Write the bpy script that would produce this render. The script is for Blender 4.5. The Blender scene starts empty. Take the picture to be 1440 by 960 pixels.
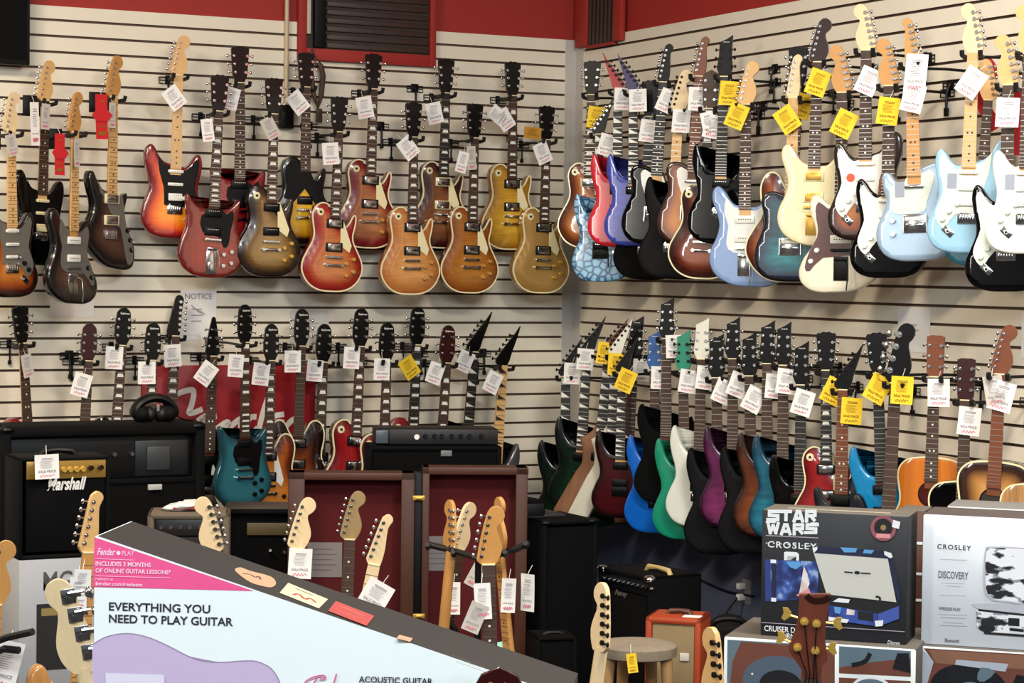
import bpy, bmesh, math, random
from mathutils import Vector, Matrix, geometry
random.seed(7)
V = Vector
SC = bpy.context.scene
COL = SC.collection
F = 3080.0
EYE = V((0, 0, 1.9))

# ------------------------------------------------------------------ camera
d1, d2 = V((6100, 26, -3080)), V((-1540, 123, -3080))
upc = d1.cross(d2).normalized()
fwd = V((0, 0, -1))
yc = (fwd - upc * fwd.dot(upc)).normalized()
xc = yc.cross(upc).normalized()
R = Matrix((xc, yc, upc))
cam_d = bpy.data.cameras.new('camera')
cam_d.sensor_width = 36; cam_d.lens = F / 1440 * 36; cam_d.clip_end = 100
cam = bpy.data.objects.new('camera', cam_d)
COL.objects.link(cam)
cam.matrix_world = Matrix.Translation(EYE) @ R.to_4x4()
SC.camera = cam

def ray(x, y): return R @ V(((x - 720) / F, (480 - y) / F, -1))
def at(x, y, Z): return EYE + ray(x, y) * Z
def hit(x, y, P, n):
    r = ray(x, y)
    return EYE + r * ((P - EYE).dot(n) / r.dot(n))
def flat(v): return V((v.x, v.y, 0)).normalized()

UP = V((0, 0, 1))
dL = flat(R @ d1)                       # along the left wall, away to the corner
dR = UP.cross(dL)                       # along the right wall, away to the corner
if dR.y < 0: dR = -dR
nL, nR = -dR, -dL                       # wall normals into the room
K = at(808, 378, 11.82); K.z = 0        # the corner
def wpt(x, y, side, off=0.0):
    n = nL if side == 'L' else nR
    return hit(x, y, K + n * off, n)
def along(P, side):                     # distance from the corner along the wall
    return (P - K).dot(-dL if side == 'L' else -dR)

# ------------------------------------------------------------------ materials
def lin(c):
    return tuple((v / 255 / 12.92 if v / 255 <= .04045 else ((v / 255 + .055) / 1.055) ** 2.4) for v in c) + (1,)
MATS = {}
def mat(name, c, rough=.5, metal=0, coat=0, noise=0, nscale=30, stretch=None, spec=.5, bump=0):
    if name in MATS: return MATS[name]
    m = bpy.data.materials.new(name); m.use_nodes = True
    nt = m.node_tree; b = nt.nodes['Principled BSDF']
    b.inputs['Base Color'].default_value = lin(c)
    b.inputs['Roughness'].default_value = rough
    b.inputs['Metallic'].default_value = metal
    b.inputs['Coat Weight'].default_value = coat
    b.inputs['Coat Roughness'].default_value = .06
    b.inputs['Specular IOR Level'].default_value = spec
    if noise or bump:
        tc = nt.nodes.new('ShaderNodeTexCoord'); mp = nt.nodes.new('ShaderNodeMapping')
        nt.links.new(tc.outputs['Object'], mp.inputs['Vector'])
        mp.inputs['Scale'].default_value = stretch or (1, 1, 1)
        no = nt.nodes.new('ShaderNodeTexNoise'); no.inputs['Scale'].default_value = nscale
        no.inputs['Detail'].default_value = 4
        nt.links.new(mp.outputs['Vector'], no.inputs['Vector'])
        if noise:
            mx = nt.nodes.new('ShaderNodeMix'); mx.data_type = 'RGBA'
            k = lin(c)
            mx.inputs[6].default_value = tuple(v * (1 - noise) for v in k[:3]) + (1,)
            mx.inputs[7].default_value = tuple(min(1, v * (1 + noise)) for v in k[:3]) + (1,)
            nt.links.new(no.outputs['Fac'], mx.inputs[0])
            nt.links.new(mx.outputs[2], b.inputs['Base Color'])
        if bump:
            bp = nt.nodes.new('ShaderNodeBump'); bp.inputs['Strength'].default_value = bump; bp.inputs['Distance'].default_value = .002
            nt.links.new(no.outputs['Fac'], bp.inputs['Height']); nt.links.new(bp.outputs['Normal'], b.inputs['Normal'])
    MATS[name] = m
    return m

def paint(name, stops, rough=.25, coat=1, flame=0, metal=0, stretch=(3, 1, 30), marble=None, spec=.5):
    """guitar finish: a burst from the rim inwards (metres from the rim -> colour), with optional figured wood"""
    key = 'finish_' + name
    if key in MATS: return MATS[key]
    m = bpy.data.materials.new(key); m.use_nodes = True
    nt = m.node_tree; b = nt.nodes['Principled BSDF']
    b.inputs['Roughness'].default_value = rough; b.inputs['Metallic'].default_value = metal
    b.inputs['Coat Weight'].default_value = coat; b.inputs['Coat Roughness'].default_value = .05
    b.inputs['Specular IOR Level'].default_value = spec
    at_ = nt.nodes.new('ShaderNodeAttribute'); at_.attribute_name = 'edge'
    mu = nt.nodes.new('ShaderNodeMath'); mu.operation = 'MULTIPLY'; mu.inputs[1].default_value = 1 / .16
    nt.links.new(at_.outputs['Fac'], mu.inputs[0])
    cr = nt.nodes.new('ShaderNodeValToRGB'); el = cr.color_ramp.elements
    st = stops if len(stops) > 1 else [(0, stops[0][1]), (.16, stops[0][1])]
    while len(el) < len(st): el.new(.5)
    for e, (d, c) in zip(el, st): e.position = min(1, d / .16); e.color = lin(c)
    nt.links.new(mu.outputs[0], cr.inputs['Fac'])
    out = cr.outputs['Color']
    if flame or marble:
        tc = nt.nodes.new('ShaderNodeTexCoord'); mp = nt.nodes.new('ShaderNodeMapping')
        nt.links.new(tc.outputs['Object'], mp.inputs['Vector']); mp.inputs['Scale'].default_value = stretch
        if marble:
            no = nt.nodes.new('ShaderNodeTexVoronoi'); no.feature = 'DISTANCE_TO_EDGE'; no.inputs['Scale'].default_value = marble[1]
            nt.links.new(mp.outputs['Vector'], no.inputs['Vector'])
            c2 = nt.nodes.new('ShaderNodeValToRGB'); e2 = c2.color_ramp.elements
            e2[0].position = 0; e2[0].color = lin(marble[0]); e2[1].position = .22; e2[1].color = (1, 1, 1, 1)
            nt.links.new(no.outputs['Distance'], c2.inputs['Fac'])
        else:
            no = nt.nodes.new('ShaderNodeTexNoise'); no.inputs['Scale'].default_value = 3; no.inputs['Detail'].default_value = 5
            nt.links.new(mp.outputs['Vector'], no.inputs['Vector'])
            c2 = nt.nodes.new('ShaderNodeValToRGB'); e2 = c2.color_ramp.elements
            e2[0].position = .35; e2[0].color = (1 - flame,) * 3 + (1,); e2[1].position = .62; e2[1].color = (1, 1, 1, 1)
            nt.links.new(no.outputs['Fac'], c2.inputs['Fac'])
        mx = nt.nodes.new('ShaderNodeMix'); mx.data_type = 'RGBA'; mx.blend_type = 'MULTIPLY'; mx.inputs[0].default_value = 1
        nt.links.new(out, mx.inputs[6]); nt.links.new(c2.outputs['Color'], mx.inputs[7])
        out = mx.outputs[2]
    nt.links.new(out, b.inputs['Base Color'])
    MATS[key] = m
    return m

M = dict(
    chrome=mat('chrome', (205, 205, 205), .18, 1), gold=mat('gold_metal', (222, 178, 84), .35, .6), steel=mat('fret_wire', (190, 188, 180), .3, 1),
    black=mat('black_plastic', (5, 5, 6), .45, spec=.25), matte=mat('matte_black', (5, 5, 6), .8, spec=.2), rubber=mat('black_rubber', (12, 12, 12), .6),
    cream=mat('cream_plastic', (236, 224, 178), .3, coat=.3), white=mat('white_plastic', (236, 234, 226), .3, coat=.3), mint=mat('mint_plastic', (214, 222, 208), .3, coat=.3),
    pearl=mat('pearl_plastic', (226, 226, 222), .2, coat=.5, noise=.12, nscale=60), tort=mat('tortoise_plastic', (74, 20, 16), .2, coat=.5, noise=.5, nscale=40),
    smoke=mat('smoky_grey_plastic', (104, 100, 94), .3), grey=mat('grey_plastic', (120, 120, 118), .5), tab=mat('silver_label', (150, 156, 170), .4),
    maple=mat('maple_wood', (216, 172, 112), .35, coat=.4, noise=.12, nscale=18, stretch=(8, 8, 1)),
    pale=mat('pale_maple_wood', (226, 200, 156), .4, coat=.3, noise=.08, nscale=18, stretch=(8, 8, 1)),
    amber=mat('amber_maple_wood', (196, 142, 78), .35, coat=.4, noise=.15, nscale=18, stretch=(8, 8, 1)),
    roast=mat('roasted_maple_wood', (112, 58, 30), .4, coat=.2, noise=.2, nscale=18, stretch=(8, 8, 1)),
    aged=mat('shaded_maple_wood', (150, 126, 86), .4, noise=.2, nscale=18, stretch=(8, 8, 1)),  # maple darkened in its colour for a headstock standing in shade
    rose=mat('rosewood', (66, 44, 32), .55, noise=.25, nscale=25, stretch=(10, 10, 1)),
    ebony=mat('ebony_wood', (32, 28, 26), .5, noise=.2, nscale=25, stretch=(10, 10, 1)),
    mahog=mat('mahogany_wood', (92, 40, 24), .4, noise=.2, nscale=20, stretch=(8, 8, 1)),
    headblack=mat('black_lacquer', (5, 4, 4), .3, coat=.15, spec=.25), headbrown=mat('brown_lacquer', (40, 14, 12), .25, coat=.3),
    headblue=mat('blue_lacquer', (34, 84, 150), .25, coat=.6), headgreen=mat('green_lacquer', (30, 134, 104), .25, coat=.6), headwhite=mat('white_lacquer', (226, 224, 210), .25, coat=.6),
    headred=mat('red_lacquer', (170, 22, 40), .25, coat=.6), headpurple=mat('violet_lacquer', (50, 30, 92), .25, coat=.6), headcherry=mat('cherry_lacquer', (48, 9, 11), .25, coat=.3),
    inlay=mat('pearl_inlay', (232, 230, 220), .25), dark=mat('dark_inlay', (40, 30, 24), .5),
    tagw=mat('white_card', (240, 238, 234), .7), tagy=mat('yellow_card', (246, 206, 40), .7), tagr=mat('red_card', (214, 36, 44), .6), tagt=mat('tan_card', (190, 136, 44), .7), tagg=mat('grey_card', (196, 190, 180), .7),
    ink=mat('grey_ink', (160, 154, 162), .8), inkp=mat('pink_ink', (214, 120, 140), .8), inkd=mat('brown_ink', (150, 112, 10), .8), inkb=mat('black_ink', (26, 24, 26), .7), string=mat('white_string', (220, 216, 206), .8),
)

# ------------------------------------------------------------------ mesh helpers
def quad(bm, vs, mi=0):
    f = bm.faces.new([bm.verts.new(v) for v in vs]); f.material_index = mi; return f
def box(bm, c, s, mi=0, Mx=None, bev=0, seg=2):
    r = bmesh.ops.create_cube(bm, size=1)
    vs = r['verts']
    bmesh.ops.scale(bm, vec=V(s), verts=vs)
    es = list({e for v in vs for e in v.link_edges})
    fs = {f for v in vs for f in v.link_faces}
    if bev:
        rb = bmesh.ops.bevel(bm, geom=es, offset=bev, segments=seg, affect='EDGES', profile=.5)
        vs = list({v for f in rb['faces'] for v in f.verts} | {v for v in vs if v.is_valid})
        fs = {f for v in vs for f in v.link_faces}
    bmesh.ops.translate(bm, vec=V(c), verts=vs)
    if Mx: bmesh.ops.transform(bm, matrix=Mx, verts=vs)
    for f in fs: f.material_index = mi
def cyl(bm, p0, p1, r0, r1=None, n=12, mi=0, cap=True):
    p0, p1 = V(p0), V(p1); r1 = r0 if r1 is None else r1
    d = p1 - p0
    q = d.to_track_quat('Z', 'Y').to_matrix().to_4x4()
    r = bmesh.ops.create_cone(bm, cap_ends=cap, segments=n, radius1=r0, radius2=r1, depth=d.length)
    bmesh.ops.transform(bm, matrix=Matrix.Translation((p0 + p1) / 2) @ q, verts=r['verts'])
    for f in {f for v in r['verts'] for f in v.link_faces}: f.material_index = mi
def ball(bm, c, s, n=10, mi=0):
    r = bmesh.ops.create_uvsphere(bm, u_segments=n, v_segments=max(5, n * 2 // 3), radius=1)
    bmesh.ops.scale(bm, vec=V(s), verts=r['verts']); bmesh.ops.translate(bm, vec=V(c), verts=r['verts'])
    for f in {f for v in r['verts'] for f in v.link_faces}: f.material_index = mi
def prism(bm, pts, y0, y1, mi=0, mis=None):
    """polygon in x,z pushed from y0 to y1"""
    a = [bm.verts.new((x, y0, z)) for x, z in pts]; b = [bm.verts.new((x, y1, z)) for x, z in pts]
    n = len(pts); fs = [bm.faces.new(a), bm.faces.new(b[::-1])]
    for i in range(n): fs.append(bm.faces.new((a[i], b[i], b[(i + 1) % n], a[(i + 1) % n])))
    for f in fs: f.material_index = mi
    if mis is not None:
        for f in fs[2:]: f.material_index = mis
def tube(bm, pts, r, n=8, mi=0):
    pts = [V(p) for p in pts]; rings = []
    for i, p in enumerate(pts):
        t = (pts[min(i + 1, len(pts) - 1)] - pts[max(i - 1, 0)]).normalized()
        a = t.orthogonal().normalized() if i == 0 else (a - t * a.dot(t)).normalized()
        b = t.cross(a)
        rr = r[i] if isinstance(r, (list, tuple)) else r
        rings.append([bm.verts.new(p + (a * math.cos(k * 2 * math.pi / n) + b * math.sin(k * 2 * math.pi / n)) * rr) for k in range(n)])
    for A, B in zip(rings, rings[1:]):
        for k in range(n):
            f = bm.faces.new((A[k], A[(k + 1) % n], B[(k + 1) % n], B[k])); f.material_index = mi
    for ring in (rings[0][::-1], rings[-1]):
        f = bm.faces.new(ring); f.material_index = mi
def catmull(pts, n=5, closed=True):
    out = []; N = len(pts)
    for i in range(N if closed else N - 1):
        if closed: p = [pts[(i + k - 1) % N] for k in range(4)]
        else: p = [pts[max(0, min(N - 1, i + k - 1))] for k in range(4)]
        for k in range(n):
            t = k / n
            out.append(tuple(.5 * (2 * b + (c - a) * t + (2 * a - 5 * b + 4 * c - d) * t * t + (3 * b - a - 3 * c + d) * t ** 3) for a, b, c, d in zip(*p)))
    if not closed: out.append(tuple(pts[-1]))
    return out
def finish(bm, name, smooth=40):
    bmesh.ops.recalc_face_normals(bm, faces=bm.faces)
    me = bpy.data.meshes.new(name); bm.to_mesh(me); bm.free()
    if smooth:
        me.shade_smooth(); me.set_sharp_from_angle(angle=math.radians(smooth))
    return me
def link(name, me, mats, parent=None, kind=None, label=None):
    """one mesh object; its materials sit on the object so that the mesh can be shared"""
    mats = mats if isinstance(mats, (list, tuple)) else [mats]
    o = bpy.data.objects.new(name, me); COL.objects.link(o)
    while len(me.materials) < len(mats): me.materials.append(mats[len(me.materials)])
    for i, m in enumerate(mats):
        o.material_slots[i].link = 'OBJECT'; o.material_slots[i].material = m
    if parent: o.parent = parent
    if kind: o['kind'] = kind
    if label: o['label'] = label
    return o
def part(name, bm, mats, parent, label=None, smooth=40): return link(name, finish(bm, name, smooth), mats, parent, label=label)
def thing(name, label, cat, Mw=None, group=None):
    o = bpy.data.objects.new(name, None); COL.objects.link(o); o.empty_display_size = .05
    if Mw is not None: o.matrix_world = Mw
    return tag(o, label, cat, group)
def tag(o, label, cat, group=None):
    assert 4 <= len(label.split()) <= 16, label
    o['label'] = label; o['category'] = cat
    if group: o['group'] = group
    return o
CACHE = {}
def cached(key, fn):
    if key not in CACHE: CACHE[key] = fn()
    return CACHE[key]
def frame(P, x, y, z, s=1):
    m = Matrix((x, y, z)).transposed().to_4x4() @ Matrix.Diagonal((s, s, s, 1))
    return Matrix.Translation(P) @ m
def text_mesh(s, w=None, h=None, bold=0.0, shear=0.0, depth=.0004, align='l', spacing=1.0):
    """lettering in x,z facing -y, its lower left at the origin; scaled to width w and/or height h"""
    cu = bpy.data.curves.new('lettering', 'FONT'); cu.body = s; cu.size = 1; cu.offset = bold; cu.shear = shear; cu.space_character = spacing; cu.resolution_u = 3
    o = bpy.data.objects.new('lettering', cu); COL.objects.link(o)
    bpy.context.view_layer.update()
    me = bpy.data.meshes.new_from_object(o.evaluated_get(bpy.context.evaluated_depsgraph_get()))
    bpy.data.objects.remove(o); bpy.data.curves.remove(cu)
    xs = [v.co.x for v in me.vertices]; ys = [v.co.y for v in me.vertices]
    x0, x1, y0, y1 = min(xs), max(xs), min(ys), max(ys)
    sx = w / (x1 - x0) if w else None; sy = h / (y1 - y0) if h else None
    sx = sx or sy; sy = sy or sx
    for v in me.vertices: v.co = ((v.co.x - x0) * sx, 0, (v.co.y - y0) * sy)
    me.materials.clear()
    return me
def text_bm(bm, s, x, z, y, w=None, h=None, mi=0, **k):
    me = text_mesh(s, w, h, **k); n0 = len(bm.verts); bm.from_mesh(me); bm.verts.ensure_lookup_table()
    vs = bm.verts[n0:]; bmesh.ops.translate(bm, vec=(x, y, z), verts=vs)
    for f in {f for v in vs for f in v.link_faces}: f.material_index = mi
    bpy.data.meshes.remove(me)
def stroke(bm, pts, w, y, mi=0, n=4, closed=False, smooth=True):
    """a flat ribbon along pts (x,z) on the plane y: handwriting, script, thin lines"""
    p = [V((a, b)) for a, b in (catmull(pts, n, closed) if smooth else pts)]
    L = []; Rr = []
    for i, q in enumerate(p):
        t = (p[min(i + 1, len(p) - 1)] - p[max(i - 1, 0)])
        t = t.normalized() if t.length > 1e-9 else V((1, 0))
        ww = w[min(len(w) - 1, i * len(w) // len(p))] if isinstance(w, (list, tuple)) else w
        nn = V((-t.y, t.x)) * ww / 2
        L.append(bm.verts.new((q.x + nn.x, y, q.y + nn.y))); Rr.append(bm.verts.new((q.x - nn.x, y, q.y - nn.y)))
    for i in range(len(p) - 1):
        f = bm.faces.new((L[i], L[i + 1], Rr[i + 1], Rr[i])); f.material_index = mi
# ------------------------------------------------------------------ guitars
BODY = {
 'strat': [(0,0),(-.07,.004),(-.125,.028),(-.158,.078),(-.161,.13),(-.143,.185),(-.124,.235),(-.127,.285),(-.142,.335),(-.153,.385),(-.146,.432),(-.124,.452),(-.103,.437),(-.083,.398),(-.056,.372),(-.028,.362),(0,.358),(.028,.35),(.05,.346),(.075,.365),(.096,.396),(.115,.412),(.131,.399),(.138,.36),(.131,.31),(.12,.255),(.122,.21),(.142,.16),(.161,.11),(.156,.06),(.125,.02),(.07,.002)],
 'superstrat': [(0,0),(-.07,.004),(-.125,.028),(-.158,.078),(-.16,.13),(-.14,.185),(-.118,.235),(-.12,.285),(-.137,.345),(-.147,.405),(-.140,.462),(-.126,.482),(-.113,.462),(-.092,.40),(-.062,.358),(-.03,.345),(0,.34),(.028,.325),(.05,.318),(.072,.342),(.094,.39),(.113,.425),(.124,.412),(.132,.36),(.126,.31),(.115,.255),(.12,.21),(.142,.16),(.161,.11),(.156,.06),(.125,.02),(.07,.002)],
 'lp': [(0,0),(-.07,.006),(-.128,.038),(-.163,.095),(-.163,.15),(-.138,.205),(-.113,.252),(-.106,.295),(-.113,.34),(-.118,.385),(-.104,.425),(-.072,.448),(-.04,.446),(-.026,.432),(0,.428),(.026,.41),(.032,.365),(.044,.335),(.064,.33),(.084,.352),(.102,.386),(.116,.392),(.122,.37),(.116,.325),(.108,.285),(.114,.25),(.138,.205),(.163,.15),(.163,.095),(.128,.038),(.07,.006)],
 'sg': [(0,0),(-.075,.006),(-.135,.04),(-.167,.10),(-.16,.16),(-.14,.215),(-.132,.26),(-.134,.31),(-.141,.36),(-.142,.392),(-.13,.402),(-.108,.375),(-.075,.345),(-.03,.335),(0,.333),(.03,.335),(.075,.338),(.106,.362),(.128,.386),(.139,.378),(.138,.345),(.133,.30),(.131,.26),(.14,.215),(.16,.16),(.167,.10),(.135,.04),(.075,.006)],
 'tele': [(0,0),(-.075,.004),(-.132,.03),(-.16,.085),(-.158,.14),(-.136,.2),(-.12,.25),(-.125,.30),(-.135,.345),(-.118,.38),(-.08,.39),(-.035,.376),(0,.37),(.028,.355),(.036,.325),(.055,.312),(.078,.325),(.102,.356),(.122,.36),(.134,.335),(.128,.29),(.118,.245),(.134,.195),(.158,.14),(.16,.085),(.132,.03),(.075,.004)],
 'offset': [(.04,-.004),(-.03,0),(-.09,.018),(-.14,.055),(-.163,.11),(-.157,.165),(-.132,.22),(-.12,.275),(-.132,.33),(-.152,.385),(-.15,.43),(-.128,.45),(-.10,.43),(-.075,.39),(-.045,.365),(0,.36),(.035,.356),(.06,.362),(.088,.39),(.115,.398),(.132,.37),(.13,.32),(.112,.27),(.108,.225),(.128,.18),(.16,.135),(.178,.085),(.17,.04),(.135,.008),(.09,-.004)],
 'meteora': [(.06,-.005),(-.02,.01),(-.09,.055),(-.15,.115),(-.163,.14),(-.148,.19),(-.112,.25),(-.105,.30),(-.125,.36),(-.138,.41),(-.13,.445),(-.108,.448),(-.088,.415),(-.065,.38),(-.03,.362),(0,.36),(.03,.352),(.055,.338),(.08,.345),(.10,.355),(.104,.33),(.09,.28),(.088,.24),(.11,.19),(.145,.125),(.158,.06),(.145,.01),(.11,-.006)],
 'v': [(-.045,.128),(-.112,-.012),(-.205,.005),(-.212,.02),(-.125,.205),(-.088,.27),(-.088,.33),(-.108,.395),(-.085,.408),(-.052,.435),(-.026,.478),(-.022,.40),(0,.37),(.022,.40),(.026,.478),(.052,.435),(.085,.408),(.108,.395),(.088,.33),(.088,.27),(.125,.205),(.212,.02),(.205,.005),(.112,-.012),(.045,.128),(0,.16)],
 'explorer': [(-.20,-.03),(-.20,.0),(-.12,.17),(-.10,.25),(-.16,.335),(-.155,.345),(-.04,.36),(0,.36),(.04,.345),(.13,.43),(.14,.42),(.11,.25),(.12,.18),(.19,.075),(.185,.065)],
 'es': [(0,0),(-.09,.006),(-.158,.045),(-.203,.115),(-.203,.175),(-.172,.235),(-.142,.285),(-.138,.325),(-.147,.375),(-.148,.425),(-.128,.47),(-.096,.485),(-.066,.47),(-.044,.43),(-.026,.405),(0,.40),(.026,.405),(.044,.43),(.066,.47),(.096,.485),(.128,.47),(.148,.425),(.147,.375),(.138,.325),(.142,.285),(.172,.235),(.203,.175),(.203,.115),(.158,.045),(.09,.006)],
 'acoustic': [(0,0),(-.09,.006),(-.16,.04),(-.2,.11),(-.2,.17),(-.172,.235),(-.142,.285),(-.134,.325),(-.141,.375),(-.147,.42),(-.138,.46),(-.105,.492),(-.05,.503),(0,.505),(.05,.503),(.105,.492),(.138,.46),(.147,.42),(.141,.375),(.134,.325),(.142,.285),(.172,.235),(.2,.17),(.2,.11),(.16,.04),(.09,.006)],
 'bass': [(0,0),(-.08,.004),(-.135,.03),(-.165,.08),(-.165,.14),(-.145,.2),(-.125,.25),(-.13,.31),(-.15,.37),(-.16,.43),(-.15,.485),(-.125,.50),(-.10,.47),(-.08,.42),(-.05,.385),(0,.38),(.03,.37),(.055,.36),(.08,.38),(.10,.42),(.118,.43),(.132,.40),(.135,.34),(.122,.27),(.125,.22),(.145,.17),(.163,.11),(.156,.06),(.125,.02),(.07,.002)],
}
SHARP = {'v': 1, 'explorer': 1}
# head outlines over the nut; tuners (x, z, side)
def inline(x0, z0, x1, z1, n=6): return [(x0 + (x1 - x0) * i / (n - 1), z0 + (z1 - z0) * i / (n - 1), -1) for i in range(n)]
HEAD = {
 'fender': ([(-.0215,0),(-.038,.014),(-.038,.03),(-.026,.09),(-.01,.15),(.0,.178),(.016,.194),(.036,.194),(.052,.18),(.056,.16),(.046,.142),(.03,.132),(.028,.118),(.036,.096),(.044,.07),(.044,.044),(.032,.016),(.0215,0)], inline(-.034,.03,-.006,.16), .026),
 'tele': ([(-.0215,0),(-.032,.018),(-.028,.04),(-.008,.158),(.0,.178),(.016,.188),(.032,.178),(.034,.162),(.024,.146),(.024,.11),(.027,.07),(.026,.03),(.0215,0)], inline(-.028,.03,-.008,.155), .016),
 'gibson': ([(-.0215,0),(-.024,.012),(-.036,.036),(-.046,.165),(-.04,.175),(-.028,.172),(-.014,.181),(0,.176),(.014,.181),(.028,.172),(.04,.175),(.046,.165),(.036,.036),(.024,.012),(.0215,0)], [(s * x, z, s) for s in (-1, 1) for x, z in ((.036,.052),(.04,.092),(.044,.132))], 0),
 'epi': ([(-.0215,0),(-.026,.014),(-.037,.04),(-.04,.09),(-.035,.14),(-.032,.165),(-.014,.184),(0,.188),(.014,.184),(.032,.165),(.035,.14),(.04,.09),(.037,.04),(.026,.014),(.0215,0)], [(s * x, z, s) for s in (-1, 1) for x, z in ((.037,.05),(.038,.09),(.036,.13))], 0),
 'schecter': ([(-.0215,0),(-.034,.028),(-.039,.042),(-.03,.1),(-.029,.155),(-.03,.165),(.006,.18),(.034,.2),(.032,.15),(.031,.1),(.039,.042),(.034,.028),(.0215,0)], [(s * x, z, s) for s in (-1, 1) for x, z in ((.036,.05),(.032,.09),(.031,.13))], .03),
 'jackson': ([(-.0215,0),(-.038,.016),(-.038,.03),(.0,.085),(.06,.165),(.082,.2),(.066,.14),(.045,.075),(.034,.03),(.0215,.004)], inline(-.034,.034,.05,.152), .07),
 'vee': ([(-.0215,0),(-.036,.02),(-.033,.045),(-.02,.13),(-.008,.188),(0,.194),(.008,.188),(.02,.13),(.033,.045),(.036,.02),(.0215,0)], [(s * x, z, s) for s in (-1, 1) for x, z in ((.031,.05),(.025,.09),(.019,.13))], 0),
 'bird': ([(-.0215,0),(-.036,.014),(-.034,.04),(-.02,.10),(-.008,.15),(-.004,.172),(.006,.188),(.022,.19),(.034,.178),(.036,.16),(.031,.135),(.029,.09),(.028,.04),(.0215,0)], [(.03, z, 1) for z in (.03,.056,.082,.108,.134,.16)], .02),
 'rect': ([(-.0215,0),(-.033,.014),(-.035,.03),(-.038,.172),(-.02,.178),(0,.176),(.02,.178),(.038,.172),(.035,.03),(.033,.014),(.0215,0)], [(s * x, z, s) for s in (-1, 1) for x, z in ((.035,.045),(.036,.09),(.037,.135))], 0),
 'crown': ([(-.0215,0),(-.03,.014),(-.034,.03),(-.04,.155),(-.03,.172),(-.012,.178),(0,.186),(.012,.178),(.03,.172),(.04,.155),(.034,.03),(.03,.014),(.0215,0)], [(s * x, z, s) for s in (-1, 1) for x, z in ((.033,.045),(.035,.09),(.037,.135))], 0),
 'bassf': ([(-.0215,0),(-.042,.022),(-.038,.05),(-.02,.13),(-.006,.195),(.006,.222),(.03,.235),(.055,.224),(.064,.2),(.054,.172),(.04,.158),(.044,.13),(.054,.09),(.055,.06),(.044,.025),(.0215,0)], inline(-.036,.05,-.008,.19,4), .03),
}
S2, S3 = [('hum', .335), ('hum', .215)], [('single', .32), ('single', .255), ('single', .195)]
TYPE = {
 'strat': dict(L=.98, nut=.79, fb=.338, br=.142, th=.046, head='fender', pu=S3, kn=[(.038,.195),(.07,.165),(.096,.133)], jack=(.075,.085),
   pg=[(-.088,.405),(-.062,.362),(.03,.336),(.055,.333),(.082,.358),(.105,.386),(.12,.362),(.108,.29),(.1,.24),(.118,.19),(.128,.15),(.112,.112),(.085,.1),(.045,.155),(-.045,.158),(-.053,.18),(-.058,.25),(-.08,.32)]),
 'superstrat': dict(L=.99, nut=.80, fb=.325, br=.15, th=.046, head='schecter', pu=[('hum',.29),('hum',.195)], kn=[(.075,.16),(.09,.115)]),
 'lp': dict(L=.985, nut=.805, fb=.372, br=.175, th=.05, head='gibson', pu=[('cover',.345),('cover',.225)], kn=[(.07,.145),(.108,.168),(.07,.085),(.108,.105)], arch=.012, bind=1, tog=(-.078,.40),
   pg=[(.03,.37),(.042,.37),(.095,.235),(.084,.2),(.034,.235)]),
 'sg': dict(L=.99, nut=.81, fb=.345, br=.185, th=.036, head='gibson', pu=[('hum',.315),('hum',.225)], kn=[(.06,.115),(.1,.13),(.06,.06),(.1,.075)],
   pg=[(-.06,.30),(.03,.335),(.068,.312),(.098,.332),(.105,.29),(.092,.235),(.085,.165),(.06,.15),(.032,.2),(-.05,.22)]),
 'tele': dict(L=.975, nut=.79, fb=.34, br=.145, th=.046, head='tele', pu=[('lip',.30),('single',.17)], plate=1, kn=[(.09,.165),(.09,.11)],
   pg=[(-.08,.345),(-.06,.365),(-.03,.35),(.03,.34),(.045,.305),(.085,.31),(.1,.28),(.095,.235),(.085,.195),(.03,.19),(-.04,.2),(-.05,.24),(-.07,.29)]),
 'offset': dict(L=1.02, nut=.815, fb=.345, br=.17, th=.046, head='fender', pu=[('jazz',.30),('jazz',.215)], kn=[(.10,.17),(.125,.125)], trem=1,
   pg=[(-.085,.4),(-.05,.355),(.03,.34),(.06,.345),(.095,.37),(.108,.33),(.098,.27),(.1,.225),(.13,.17),(.152,.1),(.13,.085),(.075,.14),(-.05,.15),(-.085,.19),(-.075,.27),(-.095,.33)]),
 'meteora': dict(L=1.0, nut=.80, fb=.345, br=.16, th=.046, head='fender', pu=[('cover',.325),('cover',.225)], kn=[(.1,.18),(.118,.135),(.128,.09)],
   pg=[(-.08,.40),(-.05,.355),(.03,.34),(.07,.335),(.085,.25),(.1,.19),(.135,.12),(.142,.04),(.11,.02),(.085,.1),(.06,.19),(.035,.2),(-.045,.33),(-.07,.35)]),
 'v': dict(L=1.02, nut=.815, fb=.345, br=.165, th=.04, head='jackson', pg=[(.022,.30),(.05,.22),(.14,.05),(.165,.022),(.12,.012),(.085,.05),(.022,.17)], pu=[('hum',.31),('hum',.215)], kn=[(.085,.1),(.105,.065)]),
 'explorer': dict(L=1.02, nut=.815, fb=.345, br=.165, th=.04, head='schecter', pu=[('hum',.31),('hum',.215)], kn=[(.085,.12),(.115,.09)]),
 'es': dict(L=1.06, nut=.855, fb=.40, br=.22, th=.046, head='epi', pu=[('cover',.37),('cover',.265)], kn=[(.09,.165),(.135,.18),(.09,.1),(.135,.115)], arch=.012, bind=1, fh=1,
   pg=[(.03,.39),(.045,.385),(.085,.25),(.075,.215),(.034,.25)]),
 'acoustic': dict(L=1.03, nut=.845, fb=.40, br=.20, th=.105, head='rect', pu=[], kn=[], bind=1, hole=.345,
   pg=[(.03,.30),(.055,.335),(.065,.37),(.085,.355),(.105,.28),(.1,.22),(.075,.19),(.045,.23),(.035,.265)]),
 'bass': dict(L=1.17, nut=.94, fb=.37, br=.12, th=.046, head='bassf', pu=[('single',.26),('single',.19)], kn=[(.08,.17),(.1,.13)]),
}
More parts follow.
